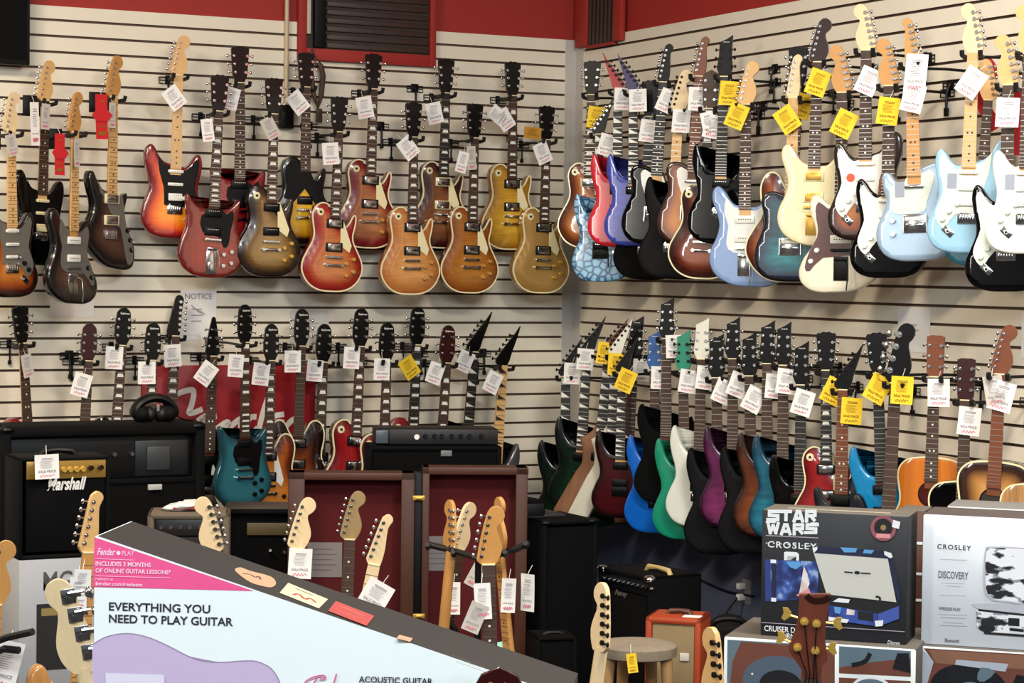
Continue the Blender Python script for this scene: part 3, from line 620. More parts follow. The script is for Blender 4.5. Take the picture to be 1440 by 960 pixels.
# ------------------------------------------------------------------ finishes
def solid(n, c, **k): return paint(n, [(0, c)], **k)
FN = dict(
 sun3=paint('three_tone_burst', [(0, (16, 8, 6)), (.03, (60, 20, 10)), (.06, (150, 70, 24)), (.11, (196, 120, 46))]),
 blk=solid('gloss_black', (3, 3, 4), coat=.5, rough=.12, spec=.2), mblk=solid('satin_black', (4, 4, 5), rough=.8, coat=0, spec=.12), pblk=solid('charcoal_black', (5, 5, 8), rough=.6, coat=0, spec=.18),
 smokeb=paint('brown_black_burst', [(0, (12, 10, 10)), (.035, (28, 20, 18)), (.08, (78, 52, 40)), (.12, (92, 62, 46))]),
 cher=paint('cherry_amber_burst', [(0, (110, 14, 16)), (.03, (176, 36, 20)), (.055, (244, 100, 14)), (.095, (255, 156, 40))], flame=.08),
 redbrown=paint('red_brown', [(0, (110, 26, 16)), (.06, (150, 42, 24))], flame=.25, stretch=(14, 1, 2)),
 sgred=paint('wine_cherry', [(0, (128, 8, 14)), (.06, (170, 16, 24))], flame=.2, stretch=(14, 1, 2)),
 tob=paint('olive_tobacco_burst', [(0, (22, 14, 14)), (.025, (54, 36, 22)), (.06, (128, 94, 40)), (.12, (160, 122, 58))], flame=.15),
 yelblk=paint('yellow_black_burst', [(0, (10, 8, 8)), (.028, (20, 14, 8)), (.05, (190, 128, 20)), (.10, (232, 178, 40))]),
 lpcher=paint('cherry_burst', [(0, (128, 18, 26)), (.03, (164, 40, 30)), (.065, (196, 104, 56)), (.12, (210, 136, 78))], flame=.2),
 lpwine=paint('wine_burst', [(0, (96, 14, 22)), (.03, (130, 30, 34)), (.065, (166, 96, 60)), (.12, (186, 126, 82))], flame=.2),
 lpnat=paint('light_amber_burst', [(0, (170, 96, 44)), (.04, (200, 130, 66)), (.1, (222, 160, 92))], flame=.18),
 lpdark=paint('dark_cherry_burst', [(0, (44, 12, 14)), (.03, (70, 22, 18)), (.065, (128, 78, 44)), (.12, (150, 100, 62))], flame=.2),
 lphoney=paint('honey_burst', [(0, (120, 56, 18)), (.035, (158, 92, 28)), (.1, (184, 122, 48))], flame=.18),
 lplemon=paint('lemon_burst', [(0, (150, 96, 20)), (.04, (196, 142, 36)), (.1, (222, 172, 58))], flame=.2),
 gtop=paint('gold_top', [(0, (172, 130, 62)), (.05, (186, 146, 80))], rough=.3, metal=.35),
 esburst=paint('warm_burst', [(0, (40, 14, 10)), (.03, (110, 40, 16)), (.065, (196, 104, 36)), (.11, (222, 140, 60))], flame=.15),
 crimson=solid('crimson', (214, 20, 44)), violet=solid('violet_blue', (58, 72, 180), flame=.3), crackle=solid('crackle_blue', (150, 204, 236), marble=((30, 84, 130), 26), stretch=(1, 1, 1)),
 esdark=paint('dark_warm_burst', [(0, (12, 6, 6)), (.05, (40, 14, 10)), (.09, (120, 54, 22)), (.14, (170, 96, 40))]), amberb=paint('amber_brown_burst', [(0, (40, 14, 12)), (.03, (110, 50, 20)), (.065, (190, 110, 36)), (.11, (212, 136, 54))]),
 dkred=paint('deep_red_brown_burst', [(0, (34, 8, 8)), (.03, (62, 14, 12)), (.07, (130, 54, 20)), (.11, (150, 74, 28))], flame=.2),
 lake=solid('lake_blue', (132, 160, 206)), orangeb=paint('orange_brown_burst', [(0, (44, 16, 12)), (.03, (120, 48, 20)), (.07, (196, 110, 56))]),
 ocean=paint('ocean_burst', [(0, (10, 12, 18)), (.03, (14, 40, 70)), (.06, (16, 92, 110)), (.11, (40, 140, 150))], flame=.5, stretch=(4, 1, 14)),
 ivory=solid('ivory', (238, 226, 184)), jcream=solid('aged_cream', (234, 226, 200)), ice=solid('ice_blue', (150, 196, 222)), silverblue=solid('silver_blue', (166, 190, 214), metal=.3),
 snow=solid('snow_white', (236, 236, 228)), teal=solid('teal_blue', (40, 122, 150)), navy=solid('navy_black', (10, 12, 24), rough=.4, coat=.2, spec=.3),
 pelham=paint('teal_metallic', [(0, (30, 74, 86)), (.05, (60, 132, 146))], rough=.22, metal=.35), winered=solid('wine_red', (120, 14, 22)), red=paint('cherry_red_burst', [(0, (70, 8, 12)), (.04, (140, 18, 24)), (.1, (160, 30, 30))]), oxblood=paint('oxblood', [(0, (24, 6, 8)), (.05, (70, 10, 16))], flame=.3),
 grey=solid('slate_grey', (66, 66, 72), rough=.4), dkgreen=paint('dark_green_burst', [(0, (8, 12, 10)), (.05, (12, 34, 22)), (.1, (22, 58, 34))], flame=.4, stretch=(10, 1, 4)), bgreen=solid('bottle_green', (12, 50, 28), flame=.3), 
 natv=paint('brown_natural', [(0, (134, 90, 60)), (.05, (150, 104, 70))], rough=.5, coat=0, flame=.2, stretch=(16, 1, 2)), vwhite=solid('matt_ivory', (216, 210, 192), rough=.4, coat=.3),
 blue=solid('bright_blue', (14, 98, 196)), sgreen=solid('sea_green', (22, 140, 108)), white=solid('chalk_white', (226, 228, 216)), purple=paint('magenta_burst', [(0, (60, 14, 50)), (.04, (112, 30, 88)), (.1, (140, 44, 104))], flame=.35, stretch=(4, 1, 14)),
 brownb=paint('amber_flame_burst', [(0, (44, 18, 10)), (.035, (104, 46, 16)), (.09, (150, 76, 24))], flame=.35, stretch=(4, 1, 14)), tealf=paint('teal_flame', [(0, (14, 62, 84)), (.04, (22, 112, 140)), (.1, (30, 132, 156))], flame=.4, stretch=(4, 1, 14)), azure=solid('azure', (16, 124, 176)),
 orangew=solid('orange_spruce', (206, 112, 16), rough=.4, flame=.06, stretch=(30, 1, 1)), fsun=paint('acoustic_sunburst', [(0, (24, 12, 10)), (.035, (60, 32, 18)), (.075, (176, 122, 62)), (.13, (222, 172, 104))]), koa=solid('striped_wood', (190, 138, 84), rough=.4, flame=.45, stretch=(40, 1, 1)),
 natash=solid('natural_ash', (198, 140, 78), flame=.2, stretch=(16, 1, 2)), mintg=solid('mint_green', (150, 206, 186)), rosewd=solid('red_rosewood', (96, 34, 22), flame=.3, stretch=(16, 1, 2)),
)
GRP = {'LU': 'guitars in the upper row of the left wall', 'RU': 'guitars in the upper row of the right wall', 'LD': 'guitars in the lower row of the left wall', 'RD': 'guitars in the lower row of the right wall', 'F': 'guitars on floor stands'}
def hang(row, typ, top, bot, fin, d, tags=(), off=None, turn=None, plate=False, hook=True, name='electric_guitar', **k):
    side = row[0]
    if off is None: off = {'L': .2, 'R': .3}[side]
    if turn is None: turn = {'L': 0, 'R': -12}[side]
    Mw, Fv, xh, s = pose(top, bot, side, off, turn, typ=typ, mir=k.get('mir', 1), head=k.get('head'), hm=k.get('hm'))
    guitar(name, d, Mw, typ, FN[fin], GRP[row], **k)
    if hook: hanger(d, Mw, typ, side, s, plate, GRP[row].replace('guitars', 'hooks'))
    P = Mw.translation
    seen = {}
    for t in tags:
        x, y, rot = t[:3]; o = dict(t[3]) if len(t) > 3 else {}
        price_tag(d, x, y, rot, P, Fv, group=GRP[row].replace('guitars', 'price tags'), **o)
Y = dict(col='y')
def sticker(x, z, w, h, m, round_=False):
    def f(g, yt, mir):
        bm = bmesh.new()
        if round_: cyl(bm, (x, yt - .0032, z), (x, yt - .0042, z), w / 2, n=20)
        else: box(bm, (x, yt - .0036, z), (w, .0009, h))
        part('sticker', bm, M.get(m, m), g, smooth=0)
    return f
def upper_guard(g, yt, mir):
    bm = bmesh.new(); prism(bm, [(-.1, .40), (-.066, .432), (-.02, .42), (.026, .38), (.05, .33), (.07, .325), (.095, .35), (.104, .33), (.098, .27), (.112, .22), (.06, .205), (.0, .285), (-.06, .215), (-.11, .24), (-.096, .3), (-.104, .36)], yt - .004, yt + .004); part('pickguard', bm, M['black'], g, smooth=0)
orange_dot = mat('orange_sticker', (232, 84, 50), .5)
hi, lo = .16, .27
# upper row, left wall
hang('LU', 'strat', (16, 130), (13, 418), 'sun3', 'sunburst guitar with grey pickguard cut by left picture edge', [(17, 204, 15, dict(col='g', w=.06, h=.1))], off=0.36, turn=24, plate=True, neckm='pale', headm='pale', fbm='maple', pg='smoke')
hang('LU', 'strat', (66, 86), (52, 373), 'blk', 'black double cutaway guitar second from left edge', [(49, 174, 3, dict(w=.05, h=.2, label='long white hang tag left of the second neck from left edge')), (64, 164, -3, dict(w=.05, h=.12, col='g'))], off=.2, turn=24, plate=True, neckm='maple', headm='maple', pg='black', pu='cream', puk=[('single', .31), ('single', .25), ('hum', .18)], knob='cream')
hang('LU', 'offset', (105, 130), (97, 426), 'smokeb', 'slim brown black guitar above the small white notice', [(84, 217, 0, dict(col='r', w=.065, h=.19, label='red hang tag with a wide middle left of slim guitar')), (108, 215, 2, dict(w=.035, h=.13, col='g'))], off=0.37, turn=32, plate=True, neckm='amber', headm='amber', fbm='maple', pg='smoke')
hang('LU', 'meteora', (161, 79), (150, 377), 'smokeb', 'angular brown black guitar under a red hang tag', [(143, 164, 2, dict(col='r', w=.075, h=.21, label='long red hang tag beside neck of angular brown guitar')), (158, 162, 0, dict(w=.04, h=.12, col='g'))], off=.22, turn=26, plate=True, neckm='amber', headm='amber', fbm='maple', pg='blk' if False else 'smoke', pu='cream')
hang('LU', 'strat', (257, 51), (242, 335), 'cher', 'cherry amber burst guitar with black pickguard and maple neck', [(245, 137.5, 38)], off=hi, headm='maple', neckm='maple', fbm='maple', pg='black', pu='white', puk=[('single', .325), ('single', .262), ('hum', .2)], knob='white')
hang('LU', 'sg', (308, 105), (294, 390), 'redbrown', 'red brown horned guitar with chrome vibrato tailpiece', [(292, 183, 8, dict(w=.06))], off=lo, fbm='rose', neckm='mahog', inl='trap', pg='black', trem='vibrola', knob='chrome')
hang('LU', 'sg', (336, 65), (334, 350), 'sgred', 'wine red horned guitar behind the vibrato one', [(324, 138, -14)], off=hi, neckm='mahog', inl='dot', pg='black', hw='black')
hang('LU', 'lp', (382, 110), (376, 389), 'tob', 'olive tobacco burst single cutaway guitar with cream pickguard', [(380, 180, 30, dict(w=.07, col='g'))], off=lo, neckm='mahog', inl='trap', pg='cream', knob='gold', puk=[('hum', .345), ('hum', .225)])
hang('LU', 'lp', (427, 74), (424, 343), 'yelblk', 'small yellow and black burst guitar with black pickguard', [(419, 144, 40)], off=hi, neckm='mahog', inl='dot', pg=None, ring='black', puk=[('hum', .225)], extra=[upper_guard])
hang('LU', 'lp', (474, 136), (463, 410), 'lpcher', 'cherry burst single cutaway guitar with pink rim below tag', [(465, 216, 5)], off=lo, neckm='mahog', inl='trap', pg='cream', bind='cream', knob='gold')
hang('LU', 'lp', (522, 76), (514, 349), 'lpwine', 'wine burst single cutaway guitar under the red vent frame', [(513, 151, 12)], off=hi, neckm='mahog', inl='trap', pg='cream', bind='cream', knob='gold')
hang('LU', 'lp', (578, 144), (574, 414), 'lpnat', 'light amber single cutaway guitar with dark fretboard', [(574, 208, 40)], off=lo, neckm='mahog', inl='trap', pg='cream', bind='cream', knob='amber')
hang('LU', 'lp', (624, 83), (616, 349), 'lpdark', 'dark cherry burst guitar with white toggle ring', [(611, 159, 14)], off=hi, neckm='mahog', fbm='ebony', inl='trap', pg='cream', bind='cream', pu='cream', knob='gold')
hang('LU', 'lp', (664, 146), (657, 412), 'lphoney', 'honey brown single cutaway guitar with pale twisted tag', [(650, 228, -14, dict(w=.06)), (663, 222, 4, dict(w=.05, h=.12, col='g'))], off=lo, neckm='mahog', inl='trap', pg='cream', bind='cream', knob='gold')
hang('LU', 'lp', (717, 87), (714, 351), 'lplemon', 'lemon yellow burst guitar with two chrome pickups', [(710, 168, 34), (701, 163, 55, dict(w=.08, label='white price tag half hidden behind the tag of lemon guitar'))], off=hi, neckm='mahog', inl='trap', pg='cream', bind='cream', knob='gold')
hang('LU', 'lp', (765, 149), (757, 412), 'gtop', 'metallic gold single cutaway guitar nearest the room corner', [(763, 215, 24), (749, 187, -4, dict(col='t', w=.1, h=.06, label='tan card in front of the headstock nearest the corner'))], off=lo, neckm='mahog', inl='trap', pg='cream', bind='cream', knob='gold')
# upper row, right wall
hang('RU', 'lp', (835, 86), (828, 349), 'amberb', 'sunburst single cutaway guitar first right of room corner', [(838, 165, -8, Y)], neckm='mahog', inl='trap', pg='cream', bind='cream', pu='cream')
hang('RU', 'superstrat', (861, 137), (846, 396), 'crackle', 'crackled light blue guitar in front of the red one', [(854, 204, -15)], head='jackson', fbm='rose', neckm='maple', inl='shark', trem='floyd', pg=None)
hang('RU', 'superstrat', (852, 74), (870, 347), 'crimson', 'bright crimson guitar with pointed crimson headstock', [(876, 139, -3)], head='jackson', hm=-1, headm='headred', fbm='ebony', inl='shark', pg=None, trem='floyd', tun='black')
hang('RU', 'superstrat', (873, 76), (893, 346), 'violet', 'violet blue guitar with pointed dark violet headstock', [(897, 141, 2)], head='jackson', hm=-1, headm='headpurple', fbm='ebony', inl='shark', pg=None, trem='floyd', tun='black')
hang('RU', 'superstrat', (917, 113), (907, 393), 'mblk', 'matte black guitar left of the maple necked black one', [(912, 184, -8)], head='gibson', fbm='ebony', inl='none', pg=None, tun='black', off=0.25)
hang('RU', 'tele', (943, 62), (918, 345), 'blk', 'gloss black bound guitar with mirror pickguard', [(938, 142, -24)], headm='headblack', fbm='ebony', inl='dot', pg='pearl', pu='white', off=0.31)
hang('RU', 'superstrat', (967, 99), (943, 392), 'pblk', 'charcoal black guitar with pale maple neck and headstock', [(958, 170, -4)], head='fender', headm='pale', neckm='pale', fbm='maple', pg=None, tun='black')
hang('RU', 'tele', (994, 52), (970, 345), 'amberb', 'amber brown burst guitar with roasted maple neck', [(981, 139, -3)], headm='roast', neckm='roast', fbm='roast', pg='white')
hang('RU', 'lp', (1003, 99), (987, 392), 'dkred', 'deep red brown guitar with dark ornate neck', [(1003, 178, -12), (996, 174, 12, dict(w=.06, label='crumpled white tag half behind tag of deep red guitar'))], head='crown', headm='rose', fbm='ebony', inl='block', pg=None, bind='cream', puk=[('hum', .30)])
hang('RU', 'superstrat', (1031, 50), (1012, 343), 'blk', 'gloss black sharp horned guitar between two red brown ones', [(1025, 131, -5, Y)], fbm='ebony', inl='none', pg=None, tun='black', logo=('SCHECTER', .03, 'white'))
hang('RU', 'offset', (1060, 87), (1048, 402), 'lake', 'powder blue guitar with white pearl pickguard', [(1036, 163, -22, Y)], headm='maple', fbm='rose', pg='pearl', pu='white', knob='chrome')
hang('RU', 'es', (1126, 66), (1112, 397), 'orangeb', 'orange brown hollow guitar with f hole', [(1128, 149, -20, Y)], off=.22, bind='cream', neckm='mahog', head='gibson', pg=None)
hang('RU', 'tele', (1124, 77), (1112, 396), 'ocean', 'dark ocean green guitar with pale maple headstock', [(1107, 168, 34, Y)], headm='pale', neckm='pale', fbm='maple', pg=None)
hang('RU', 'offset', (1162, 27), (1143, 345), 'ivory', 'ivory guitar with gold topped pickups and dark headstock', [(1150, 116, -20, Y)], headm='headbrown', fbm='rose', pg='ivory' if False else 'cream', pu='cream', hw='gold', puk=[('cover', .31), ('cover', .215)])
hang('RU', 'offset', (1178, 65), (1184, 410), 'jcream', 'cream left handed guitar with tortoise pickguard', [(1187, 174, -26, Y)], mir=-1, headm='amber', neckm='maple', fbm='rose', pg='tort', pu='white', knob='white', hw='black')
hang('RU', 'strat', (1212, 7), (1218, 338), 'sun3', 'brown sunburst left handed guitar with white pickguard', [(1221, 114, -24)], mir=-1, headm='pale', fbm='rose', pg='white', knob='white', extra=[sticker(-.062, .262, .036, .036, orange_dot, True)])
hang('RU', 'strat', (1244, 56), (1250, 391), 'blk', 'black left handed guitar right of the tortoise one', [(1249, 156, -8, Y)], mir=-1, headm='amber', fbm='rose', pg='white', knob='white')
hang('RU', 'tele', (1277, 26), (1290, 367), 'silverblue', 'silver blue left handed guitar with mirror control plate', [(1288, 103, -5, dict(h=.15, label='upper white tag on the neck of silver blue guitar')), (1284, 138, -14, dict(label='lower white tag on the neck of silver blue guitar'))], mir=-1, headm='amber', neckm='amber', fbm='amber', pg='mint', knob='chrome', extra=[sticker(-.06, .29, .038, .062, 'tab')])
hang('RU', 'strat', (1364, 6), (1360, 356), 'ice', 'ice blue left handed guitar with pale green pickguard', [(1366, 116, -34)], mir=-1, headm='pale', neckm='maple', fbm='maple', pg='mint', knob='mint', extra=[sticker(-.065, .285, .038, .06, 'tab')])
hang('RU', 'strat', (1388, 84), (1374, 375), 'teal', 'teal blue left handed guitar behind the ice blue one', [], mir=-1, headm='maple', fbm='rose', pg='white', off=.16, hook=False)
hang('RU', 'strat', (1412, 50), (1416, 410), 'blk', 'black left handed guitar at the right picture edge', [(1417, 158, -3)], mir=-1, headm='maple', fbm='rose', pg='mint', knob='mint')
hang('RU', 'strat', (1441, 8), (1443, 357), 'snow', 'snow white left handed guitar at right picture edge', [], mir=-1, headm='maple', fbm='rose', pg='mint', knob='mint', extra=[sticker(-.065, .285, .038, .06, 'tab')])
# lower row, left wall
EP = ('Epiphone', .045, 'white')
hang('LD', 'lp', (22, 430), (38, 715), 'winered', 'guitar with dark headstock farthest left in the lower row', [(38.6, 514, 12, dict(w=.06, col='g'))], off=.2, turn=22, neckm='maple', headm='headblack', inl='dot')
hang('LD', 'lp', (124, 454), (108, 735), 'winered', 'brown headed guitar farthest left behind the big amplifier', [(114.6, 541, -16)], off=lo, head='epi', headm='headcherry', inl='none', neckm='mahog')
hang('LD', 'lp', (172, 432), (152, 715), 'blk', 'black headed guitar second behind the big amplifier', [(160.5, 503, -3)], off=hi, head='epi', inl='trap', neckm='mahog', logo=EP)
hang('LD', 'lp', (213, 453), (203, 735), 'oxblood', 'guitar with pale neck edge behind the black headphones', [(206.5, 524, 0)], off=lo, head='epi', inl='trap', neckm='maple', logo=EP)
hang('LD', 'explorer', (252, 415), (232, 720), 'blk', 'guitar with round tipped tall black headstock', [(242.7, 500, 4)], off=0.09, head='bird', inl='trap', neckm='maple')
hang('LD', 'v', (299, 445), (288, 735), 'blk', 'black winged guitar with pointed headstock and white pickguard', [(290, 525, -36)], off=0.2, head='vee', inl='dot', pg='white', neckm='mahog', fbm='rose')
hang('LD', 'sg', (342, 428), (340, 712), 'pelham', 'metallic teal horned guitar before the red sign', [(331.6, 514, -5)], off=0.45, turn=14, head='epi', inl='block', neckm='mahog', pg='navy' if False else 'black', knob='black', pu='black', logo=EP)
hang('LD', 'es', (379, 455), (371, 742), 'esburst', 'orange burst hollow guitar right of the teal one', [(367, 526, -7)], off=0.29, inl='trap', bind='cream', neckm='mahog', logo=EP)
hang('LD', 'es', (422, 434), (411, 725), 'esdark', 'dark rimmed hollow guitar with plain dark neck', [(411.6, 508, 0)], off=0.21, inl='none', bind='cream', neckm='mahog', pg=None, logo=EP)
hang('LD', 'lp', (453, 455), (440, 740), 'oxblood', 'oxblood guitar with white cornered neck right of sign', [(442.6, 521, -5)], off=0.12, head='epi', inl='trap', bind='cream', neckm='mahog', logo=EP)
hang('LD', 'lp', (505, 433), (491, 718), 'red', 'cherry red guitar with cream pickguard above wooden case', [(494.5, 503, -4)], off=0.275, head='epi', inl='trap', bind='cream', pg='cream', neckm='mahog', logo=EP)
hang('LD', 'lp', (541, 453), (532, 738), 'red', 'red guitar directly left of the yellow tagged wine red one', [(537, 519, -2)], off=0.345, head='epi', inl='trap', bind='cream', neckm='mahog', logo=EP)
hang('LD', 'lp', (584, 431), (571, 715), 'winered', 'wine red guitar with black inlaid neck and yellow tag', [(575.6, 516.6, 34, Y)], off=hi, head='epi', fbm='ebony', inl='block', neckm='mahog', logo=EP)
hang('LD', 'lp', (627, 457), (608, 738), 'oxblood', 'brown headed guitar behind the rack unit right end', [(612, 524.6, -20)], off=0.25, head='epi', headm='headcherry', inl='trap', neckm='mahog', logo=EP)
hang('LD', 'superstrat', (686, 438), (645, 728), 'blk', 'black guitar with pointed headstock and shark tooth inlays', [(653.7, 508, -24)], off=0.095, head='jackson', fbm='ebony', inl='shark', neckm='maple', trem='floyd', pg=None, tun='black')
hang('LD', 'superstrat', (726, 458), (688, 745), 'grey', 'slate grey guitar with maple neck nearest the corner', [(693, 537.5, -26)], off=0.3, head='jackson', headm='headblack', fbm='maple', inl='shark', neckm='maple', trem='floyd', pg=None, tun='black')
# lower row, right wall
SH = ('SCHECTER', .03, 'white')
hang('RD', 'superstrat', (817, 473), (796, 755), 'dkgreen', 'dark green guitar first right of the corner', [(804.6, 525, -2)], head='jackson', fbm='ebony', inl='shark', neckm='maple', pg=None, trem='floyd', tun='black')
hang('RD', 'superstrat', (850, 444), (814, 722), 'dkgreen', 'dark green guitar with taller horn second from corner', [(823, 505, -4)], head='jackson', fbm='ebony', inl='shark', neckm='maple', pg=None, trem='floyd', tun='black')
hang('RD', 'v', (881, 447), (836, 728), 'natv', 'brown wood winged guitar behind the white one', [(848, 496, -8, dict(col='y', w=.06))], fbm='ebony', inl='shark', neckm='maple', pg=None, tun='black', headm='roast', off=0.33)
hang('RD', 'v', (889, 445), (857, 730), 'vwhite', 'white winged guitar with white pointed headstock', [(867, 512, -3, Y)], fbm='ebony', inl='shark', neckm='maple', pg=None, tun='black', headm='headwhite', pu='white', off=.34)
hang('RD', 'superstrat', (895, 473), (872, 728), 'oxblood', 'oxblood guitar between white winged and bright blue ones', [(880, 535, -22, Y)], head='jackson', fbm='ebony', inl='shark', neckm='maple', pg=None, trem='floyd', tun='black', off=.355)
hang('RD', 'explorer', (906, 444), (878, 742), 'bgreen', 'bottle green angular guitar with black headstock', [(901.6, 520, -4)], fbm='rose', inl='none', neckm='mahog', pg=None, tun='chrome', logo=SH, off=0.21, turn=-14)
hang('RD', 'superstrat', (930, 463), (924, 749), 'blue', 'bright blue guitar with blue headstock', [(928, 531, -1)], headm='headblue', fbm='rose', inl='none', neckm='mahog', pg=None, logo=SH)
hang('RD', 'superstrat', (948, 418), (938, 708), 'mblk', 'matte black guitar with the highest headstock', [(949, 487, 3)], fbm='rose', inl='none', neckm='mahog', pg=None, logo=SH)
hang('RD', 'superstrat', (971, 463), (965, 758), 'sgreen', 'sea green guitar with green headstock', [(968, 536, -8)], headm='headgreen', fbm='rose', inl='none', neckm='mahog', pg=None, tun='black')
hang('RD', 'superstrat', (998, 446), (983, 741), 'white', 'chalk white guitar with white headstock beside green one', [(992, 531, -6)], headm='headwhite', fbm='rose', inl='none', neckm='mahog', pg=None, puk=[('hum', .29), ('hum', .195)])
hang('RD', 'superstrat', (1018, 469), (1012, 779), 'pblk', 'charcoal guitar in front of the magenta one', [(1017, 550, -22)], fbm='rose', inl='none', neckm='mahog', pg=None, logo=SH)
hang('RD', 'superstrat', (1041, 445), (1032, 742), 'purple', 'magenta purple burst guitar', [(1038, 541, -20)], fbm='rose', inl='none', neckm='mahog', pg=None, logo=SH)
hang('RD', 'superstrat', (1064, 466), (1060, 778), 'pblk', 'charcoal guitar between magenta and amber flame ones', [(1060, 561.6, -26)], fbm='rose', inl='none', neckm='mahog', pg=None, logo=SH)
hang('RD', 'superstrat', (1090, 450), (1080, 756), 'brownb', 'amber brown flame guitar left of the teal flame one', [(1090, 543, -4)], fbm='rose', inl='none', neckm='mahog', pg=None, logo=SH)
hang('RD', 'superstrat', (1113, 452), (1102, 760), 'tealf', 'teal flame guitar left of the dark turntable box', [(1106, 536, -6)], fbm='rose', inl='none', neckm='mahog', pg=None, logo=SH)
hang('RD', 'superstrat', (1138, 479), (1126, 790), 'blk', 'black guitar hidden behind the dark turntable box', [(1129, 566, -16)], fbm='ebony', inl='none', neckm='mahog', pg=None, logo=SH)
hang('RD', 'lp', (1164, 466), (1165, 762), 'red', 'red single cutaway guitar with white toggle ring', [(1172, 550, -26, Y)], fbm='ebony', inl='trap', neckm='mahog', bind='cream', pg='cream', head='gibson', off=0.27)
hang('RD', 'lp', (1213, 481), (1184, 818), 'navy', 'navy black guitar with roasted neck behind turntable box', [(1197.5, 577.6, -3, Y)], head='jackson', fbm='roast', neckm='roast', inl='dot', pg=None, mir=-1, hm=1, tun='black', ring='black', hw='black', off=0.36)
hang('RD', 'superstrat', (1234, 467), (1246, 780), 'azure', 'azure blue guitar left of the orange acoustic', [(1234.6, 546.6, -28, Y)], head='gibson', fbm='ebony', inl='none', neckm='mahog', pg=None, off=0.4)
hang('RD', 'bass', (1277, 454), (1243, 878), 'navy', 'long necked bass with tilted shiny black headstock', [(1268.5, 548.5, -2, Y)], name='bass_guitar', headm='headblack', fbm='rose', inl='none', neckm='mahog', pg=None, off=0.46)
AC = dict(name='acoustic_guitar')
hang('RD', 'acoustic', (1320, 471), (1309, 806), 'orangew', 'orange topped acoustic guitar', [(1320, 552, 1)], headm='roast', neckm='roast', fbm='rose', inl='dot', pg='tort', bind='cream', s3='tort', **AC, off=0.3)
hang('RD', 'acoustic', (1363, 503), (1354, 842), 'blk', 'gloss black acoustic guitar between the orange and sunburst ones', [(1363, 592, -5)], headm='headcherry', neckm='mahog', fbm='rose', inl='none', pg=None, bind='cream', **AC, off=0.3)
hang('RD', 'acoustic', (1424, 457), (1394, 826), 'fsun', 'brown sunburst acoustic guitar with six in line headstock', [(1408.6, 557, -14), (1398, 549, 10, dict(col='g', w=.07, label='grey tag half behind white tag of sunburst acoustic'))], head='fender', headm='roast', neckm='roast', fbm='roast', inl='none', pg='tort', bind='cream', **AC, off=0.46)
hang('RD', 'acoustic', (1470, 505), (1452, 848), 'koa', 'striped natural wood acoustic guitar at right picture edge', [], headm='roast', neckm='roast', fbm='rose', inl='none', pg='tort', bind='cream', **AC, off=0.5)
# ------------------------------------------------------------------ room
PITCH = .0762
SPAN_L, SPAN_R, HC = 9.5, 11.5, 4.3
red = mat('red_wall_paint', (150, 34, 26), .7, noise=.06, nscale=6)
slat = mat('slat_board', (224, 216, 198), .55, noise=.03, nscale=8)
groove = mat('groove_brown', (84, 62, 46), .7)
bluegrey = mat('blue_grey_wall_paint', (74, 80, 104), .7, noise=.06, nscale=5)
greytrim = mat('grey_corner_board', (186, 182, 176), .6, noise=.04, nscale=6)
def wall(name, side, zs, ztop, s0, s1, slat0, zlow):
    """wall with its slat boards: profile (off, z, material) run along the wall from s0 to s1; slats begin at slat0"""
    u = -dL if side == 'L' else -dR; n = nL if side == 'L' else nR
    bm = bmesh.new()
    def run(prof, a, b):
        vs = []
        for off, z, mi in prof:
            vs.append((bm.verts.new(K + u * a + n * off + UP * z), bm.verts.new(K + u * b + n * off + UP * z), mi))
        for A, B in zip(vs, vs[1:]):
            f = bm.faces.new((A[0], A[1], B[1], B[0])); f.material_index = B[2]
        return vs
    prof = [(0, 0, 0), (0, zlow, 3), (.018, zlow, 1)]
    z = zs
    while z - PITCH > zlow: z -= PITCH
    while z < ztop - .02:
        prof += [(.018, z - .0065, 1), (.006, z - .0065, 2), (.006, z + .0055, 2), (.018, z + .0055, 2)]
        z += PITCH
    prof += [(.018, ztop, 1), (0, ztop, 1), (0, HC, 0)]
    v = run(prof, slat0, s1)
    run([(0, 0, 0), (0, zlow, 3), (0, HC, 0)], s0, slat0)
    run([(-.1, HC, 0), (-.1, 0, 0)], s0, s1)
    for a in (s0, s1): quad(bm, [K + u * a + n * o + UP * z for o, z in ((0, 0), (0, HC), (-.1, HC), (-.1, 0))])
    return link(name, finish(bm, name, 0), [red, slat, groove, bluegrey], kind='structure')
zL = wpt(790, 73, 'L', .018).z; topL = wpt(790, 55.5, 'L', .018).z
zR = wpt(820, 412.8, 'R', .018).z; topR = wpt(880, 45, 'R', .018).z
sL = along(wpt(790, 300, 'L'), 'L'); sR = along(wpt(820, 420, 'R'), 'R')
zlow = wpt(900, 738, 'R').z
wall('wall_left', 'L', zL, topL, 0, SPAN_L, sL, zlow)
wall('wall_right', 'R', zR, topR, 0, SPAN_R, sR, zlow)
for nm, side, s in (('trim_1', 'L', sL), ('trim_2', 'R', sR)):
    u = -dL if side == 'L' else -dR; n = nL if side == 'L' else nR
    bm = bmesh.new(); prism(bm, [(0, zlow), (s, zlow), (s, topL), (0, topL)], 0, .0185)
    o = link(nm, finish(bm, nm, 0), greytrim, kind='structure')
    o.matrix_world = frame(K, u, n, UP)
def slab(nm, z0, z1, m):
    bm = bmesh.new(); box(bm, (0, 4, (z0 + z1) / 2), (26, 24, z1 - z0)); return link(nm, finish(bm, nm, 0), m, kind='structure')
slab('floor', -.1, 0, mat('dark_carpet', (58, 54, 56), .9, noise=.3, nscale=120))
slab('ceiling', HC, HC + .1, mat('ceiling_white', (200, 194, 184), .8, noise=.04, nscale=10))

